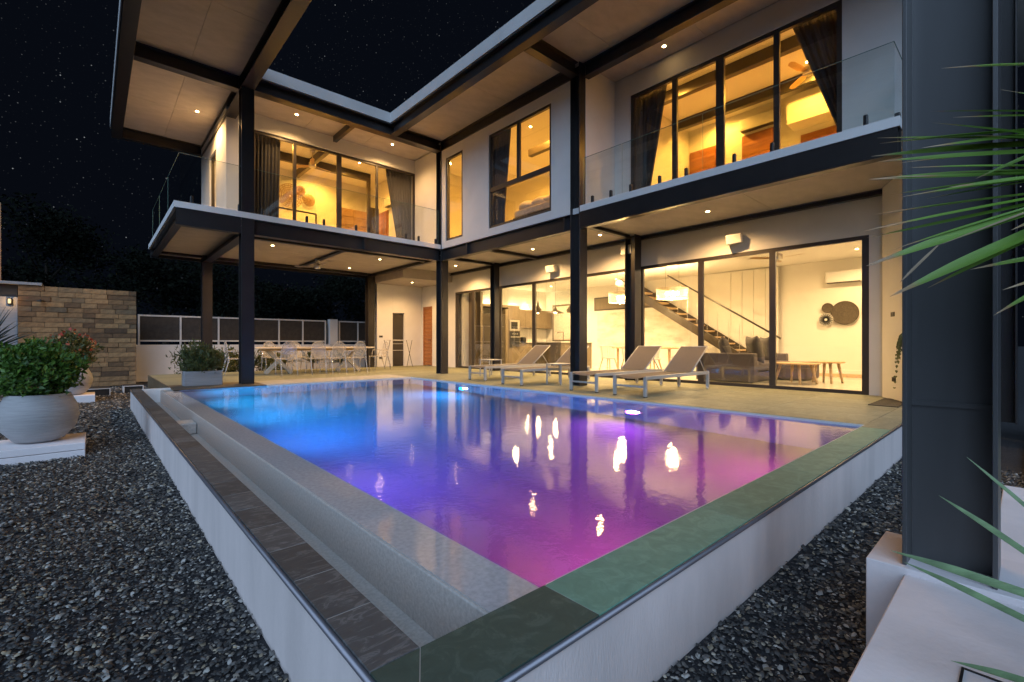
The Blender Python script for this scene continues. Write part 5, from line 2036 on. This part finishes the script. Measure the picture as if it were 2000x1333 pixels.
root_hi = PX(2240, 130, 1.15)
root_lo = PX(2200, 1250, 1.02)
base_pt = Vector((root_hi.x - 0.05, root_hi.y - 0.12, ZG))
sl = thing('strap_leaf_plant', 'green strap-leaved plant reaching in from the right in front of the steel column', 'plant', base_pt)
bm = bmesh.new()
add_tube(bm, [base_pt - base_pt, (root_hi - base_pt) * 0.5 + Vector((0.02, -0.05, 0)), root_hi - base_pt], [0.05, 0.04, 0.035], 9)
obj('stem', bm, 'bark', sl, True)
bm = bmesh.new()
add_tube(bm, [Vector((0, 0, 0)), (root_lo - base_pt) * 0.6 + Vector((0.03, -0.06, 0)), root_lo - base_pt], [0.045, 0.035, 0.03], 9)
obj('stem', bm, 'bark', sl, True)
HI = [((1838, 134), (2000, 130), 16, 1.22), ((1948, 175), (2010, 186), 6, 1.2), ((1817, 218), (2000, 221), 11, 1.22), ((1820, 240), (2000, 264), 13, 1.20),
      ((1713, 270), (1960, 274), 14, 1.27), ((1718, 281), (1960, 262), 20, 1.25), ((1702, 306), (1950, 290), 18, 1.28), ((1715, 316), (1950, 303), 12, 1.24),
      ((1775, 328), (1960, 328), 12, 1.22), ((1697, 351), (1950, 343), 16, 1.26), ((1905, 350), (2010, 308), 10, 1.18), ((1738, 381), (1950, 357), 16, 1.24), ((1756, 386), (1960, 360), 18, 1.21),
      ((1706, 420), (1950, 390), 15, 1.27), ((1687, 452), (1940, 405), 14, 1.25), ((1692, 520), (1900, 452), 18, 1.22), ((1738, 580), (1920, 500), 20, 1.19),
      ((1895, 527), (2010, 508), 10, 1.24), ((1958, 567), (2030, 548), 10, 1.24), ((1940, 617), (2050, 560), 12, 1.2), ((1975, 450), (2060, 420), 14, 1.15)]
for (tu, tv), (mu_, mv_), wpx, d_ in HI:
    tip = PX(tu, tv, d_)
    mid_ = PX(mu_, mv_, d_ * 0.97)
    tb = 0.55
    vr = tv + (mv_ - tv) / (mu_ - tu) * (2235 - tu)
    rt_ = PX(2235, max(120, min(540, vr)), 1.15)
    p1 = (rt_ + tip) / 2 + (mid_ - (rt_ + tip) / 2) * 0.12 + Vector((0, 0, 0.006))
    strap_leaf(sl, rt_, p1, tip, wpx * 1.25 / 909 * 1.2, 'strap', random.uniform(0.3, 0.9))
    if random.random() < 0.75:
        off = Vector((random.uniform(-0.02, 0.02), random.uniform(-0.02, 0.02), random.uniform(-0.03, 0.03)))
        tip2 = tip + (rt_ - tip) * random.uniform(0.03, 0.2) + off
        strap_leaf(sl, rt_, (rt_ + tip2) / 2 + Vector((0, 0, random.uniform(-0.005, 0.012))), tip2, wpx * random.uniform(0.6, 0.95) * 1.25 / 909, 'strap', random.uniform(0.2, 1.0))
# a dry, snapped leaf
a_, b_, c_ = PX(2235, 330, 1.15), PX(1832, 480, 1.18), PX(1757, 553, 1.17)
strap_leaf(sl, a_, (a_ + b_) / 2 + Vector((0, 0, 0.0)), b_, 0.010, 'strap_dry', 0.4)
strap_leaf(sl, b_, (b_ + c_) / 2, c_, 0.008, 'strap_dry', 0.4)
LO = [((1888, 893), (1960, 955), 8, 1.2), ((1833, 968), (1960, 1055), 16, 1.16), ((1740, 1076), (1930, 1140), 17, 1.14), ((1765, 1098), (1930, 1180), 18, 1.12), ((1857, 1291), (2000, 1335), 14, 1.02)]
for (tu, tv), (mu_, mv_), wpx, d_ in LO:
    tip = PX(tu, tv, d_)
    mid_ = PX(mu_, mv_, d_ * 0.97)
    tb = 0.55
    vr = tv + (mv_ - tv) / (mu_ - tu) * (2190 - tu)
    rt_ = PX(2190, vr, 1.03)
    p1 = (rt_ + tip) / 2 + Vector((0, 0, 0.004))
    strap_leaf(sl, rt_, p1, tip, wpx * 1.15 / 909 * 1.3, 'strap_pale', random.uniform(0.2, 0.7))
# leaves of the same heads that point away from the pool, outside the picture
for rt, n_ in ((root_hi, 22), (root_lo, 14)):
    for k in range(n_):
        a = -0.5 * math.pi + random.uniform(-1.3, 1.1)
        e_ = random.uniform(-0.3, 1.2)
        dv = Vector((math.cos(a) * math.cos(e_), math.sin(a) * math.cos(e_), math.sin(e_)))
        strap_leaf(sl, rt, rt + dv * 0.3 + Vector((0, 0, 0.03)), rt + dv * 0.55 - Vector((0, 0, 0.08)), 0.022, 'strap', random.uniform(0, 0.8))

# small fern hanging by the angled wall
fv = thing('hanging_fern', 'thin hanging fern at the edge of the angled white wall', 'fern', (8.35, 1.10, 0))
bm = bmesh.new()
tops = Vector((0, 0.06, 1.02))
for k in range(5):
    a = random.uniform(0, 6.28)
    end = tops + Vector((0.22 * math.cos(a), 0.10 * math.sin(a) + 0.05, -random.uniform(0.1, 0.9)))
    n_ = 14
    for i in range(n_):
        t_ = i / n_
        c = tops.lerp(end, t_) + Vector((0, 0, 0.10 * math.sin(t_ * 3.1)))
        for s in (-1, 1):
            blade(bm, c, (s * 0.8, 0.3 * random.uniform(-1, 1), -0.5), 0.12 * (1.15 - t_), 0.030, 0.2, 2)
obj('fronds', bm, 'leaf_warm', fv)
bm = bmesh.new()
add_tube(bm, [(0, 0.06, 0), (0.01, 0.06, 0.5), (0, 0.06, 1.02)], 0.006, 5)
obj('stem', bm, 'bark', fv)

# ================================================================== FAR LEFT
ag = yucca('spiky blue-green strap plant at the picture edge beside the round bush', (-1.10, 9.3, ZG), 90, 0.80, 1.05, 'leaf_blue', None, 0.035)
pier = thing('gate_pier', 'pale pier with a small roof slab at the outer end of the stone wall', 'pier', (-1.9, 18.0, ZG))
bx('pier_body', -2.6, -1.46, 17.88, 18.3, ZG, 2.10, 'planter', pier)
bx('pier_cap', -2.7, -1.0, 17.75, 18.4, 2.43, 2.50, 'planter', pier)
bx('pier_neck', -2.5, -1.47, 17.95, 18.25, 2.10, 2.43, 'dark', pier)
post = tag(bx('lit_corner_post', -1.92, -1.80, 18.3, 18.42, ZG, 4.62, 'ply'), 'tall post coloured orange as a lamplit building corner, at the outer end of the stone wall', 'post')  # orange board colour stands in for lamplight on a building corner
wlamp = thing('wall_lamp', 'small lit wall lamp on the pale pier', 'wall lamp', (-1.60, 17.86, 1.98))
bx('lamp_body', -1.64, -1.56, 17.80, 17.878, 1.90, 2.06, 'black', wlamp, 0.006)
bx('lamp_glass', -1.625, -1.575, 17.785, 17.799, 1.92, 2.04, 'dim_bulb', wlamp)
lamp('lamp_light', 'POINT', (0, -0.16, 0), 1.5, WARM, wlamp, 0.01)

# dark trees behind the fence and the stone wall
def tree(label, loc, h, cr, n=6600):
    t = thing('background_tree', label, 'tree', loc, 0, 'dark trees beyond the fence')
    bm = bmesh.new()
    add_tube(bm, [(0, 0, 0), (0.1, 0.05, h * 0.35), (0.0, 0.1, h * 0.75)], [0.16, 0.12, 0.05], 8)
    for k in range(6):
        a = k * 1.1
        add_tube(bm, [(0.05, 0.05, h * (0.35 + 0.05 * k)), (cr * 0.6 * math.cos(a), cr * 0.6 * math.sin(a), h * (0.55 + 0.06 * k))], [0.06, 0.02], 6)
    obj('trunk', bm, 'tree_bark', t)
    pts = []
    for k in range(11):
        a = random.uniform(0, 6.28)
        rr = random.uniform(0.2, 0.8) * cr
        c = (rr * math.cos(a), rr * math.sin(a), h * random.uniform(0.45, 0.98))
        s = random.uniform(0.3, 0.55) * cr
        pts.append(ball_pts(n // 11, c, (s, s, s * 0.7), 0.3, 0.25))
    obj('crown', leaf_cloud(np.concatenate(pts), 0.17, 0.2, 0.5), 'leaf_dark', t)


tree('low dark tree behind the pier at the picture edge', (-6.0, 27, ZG), 5.5, 2.6)
tree('dark tree behind the middle of the stone wall', (-1.5, 29, ZG), 6.6, 3.0)
tree('dark tree beyond the fence between stone wall and outer column', (2.5, 27, ZG), 5.6, 2.8)
tree('dark tree beyond the fence behind the pool column', (6.0, 25, ZG), 4.6, 2.4)
tree('dark tree beyond the fence behind the clear chairs', (9.8, 26, ZG), 5.0, 2.6)
tree('dark tree beyond the fence near the house corner', (13.5, 26, ZG), 5.2, 2.6)
sb = thing('side_hedge', 'dark leafy shrub in the side passage right of the near column', 'shrub', (8.6, -0.75, ZG))
obj('foliage', leaf_cloud(ball_pts(3500, (0, 0, 0.95), (0.8, 0.55, 0.95), 0.3, 0.2), 0.12, 0.2, 0.4), 'leaf_dark', sb)
bm = bmesh.new()
for k in range(6):
    add_tube(bm, [(0, 0, 0), (0.4 * math.cos(k), 0.3 * math.sin(k), 1.1)], [0.02, 0.008], 5)
obj('stems', bm, 'bark', sb)
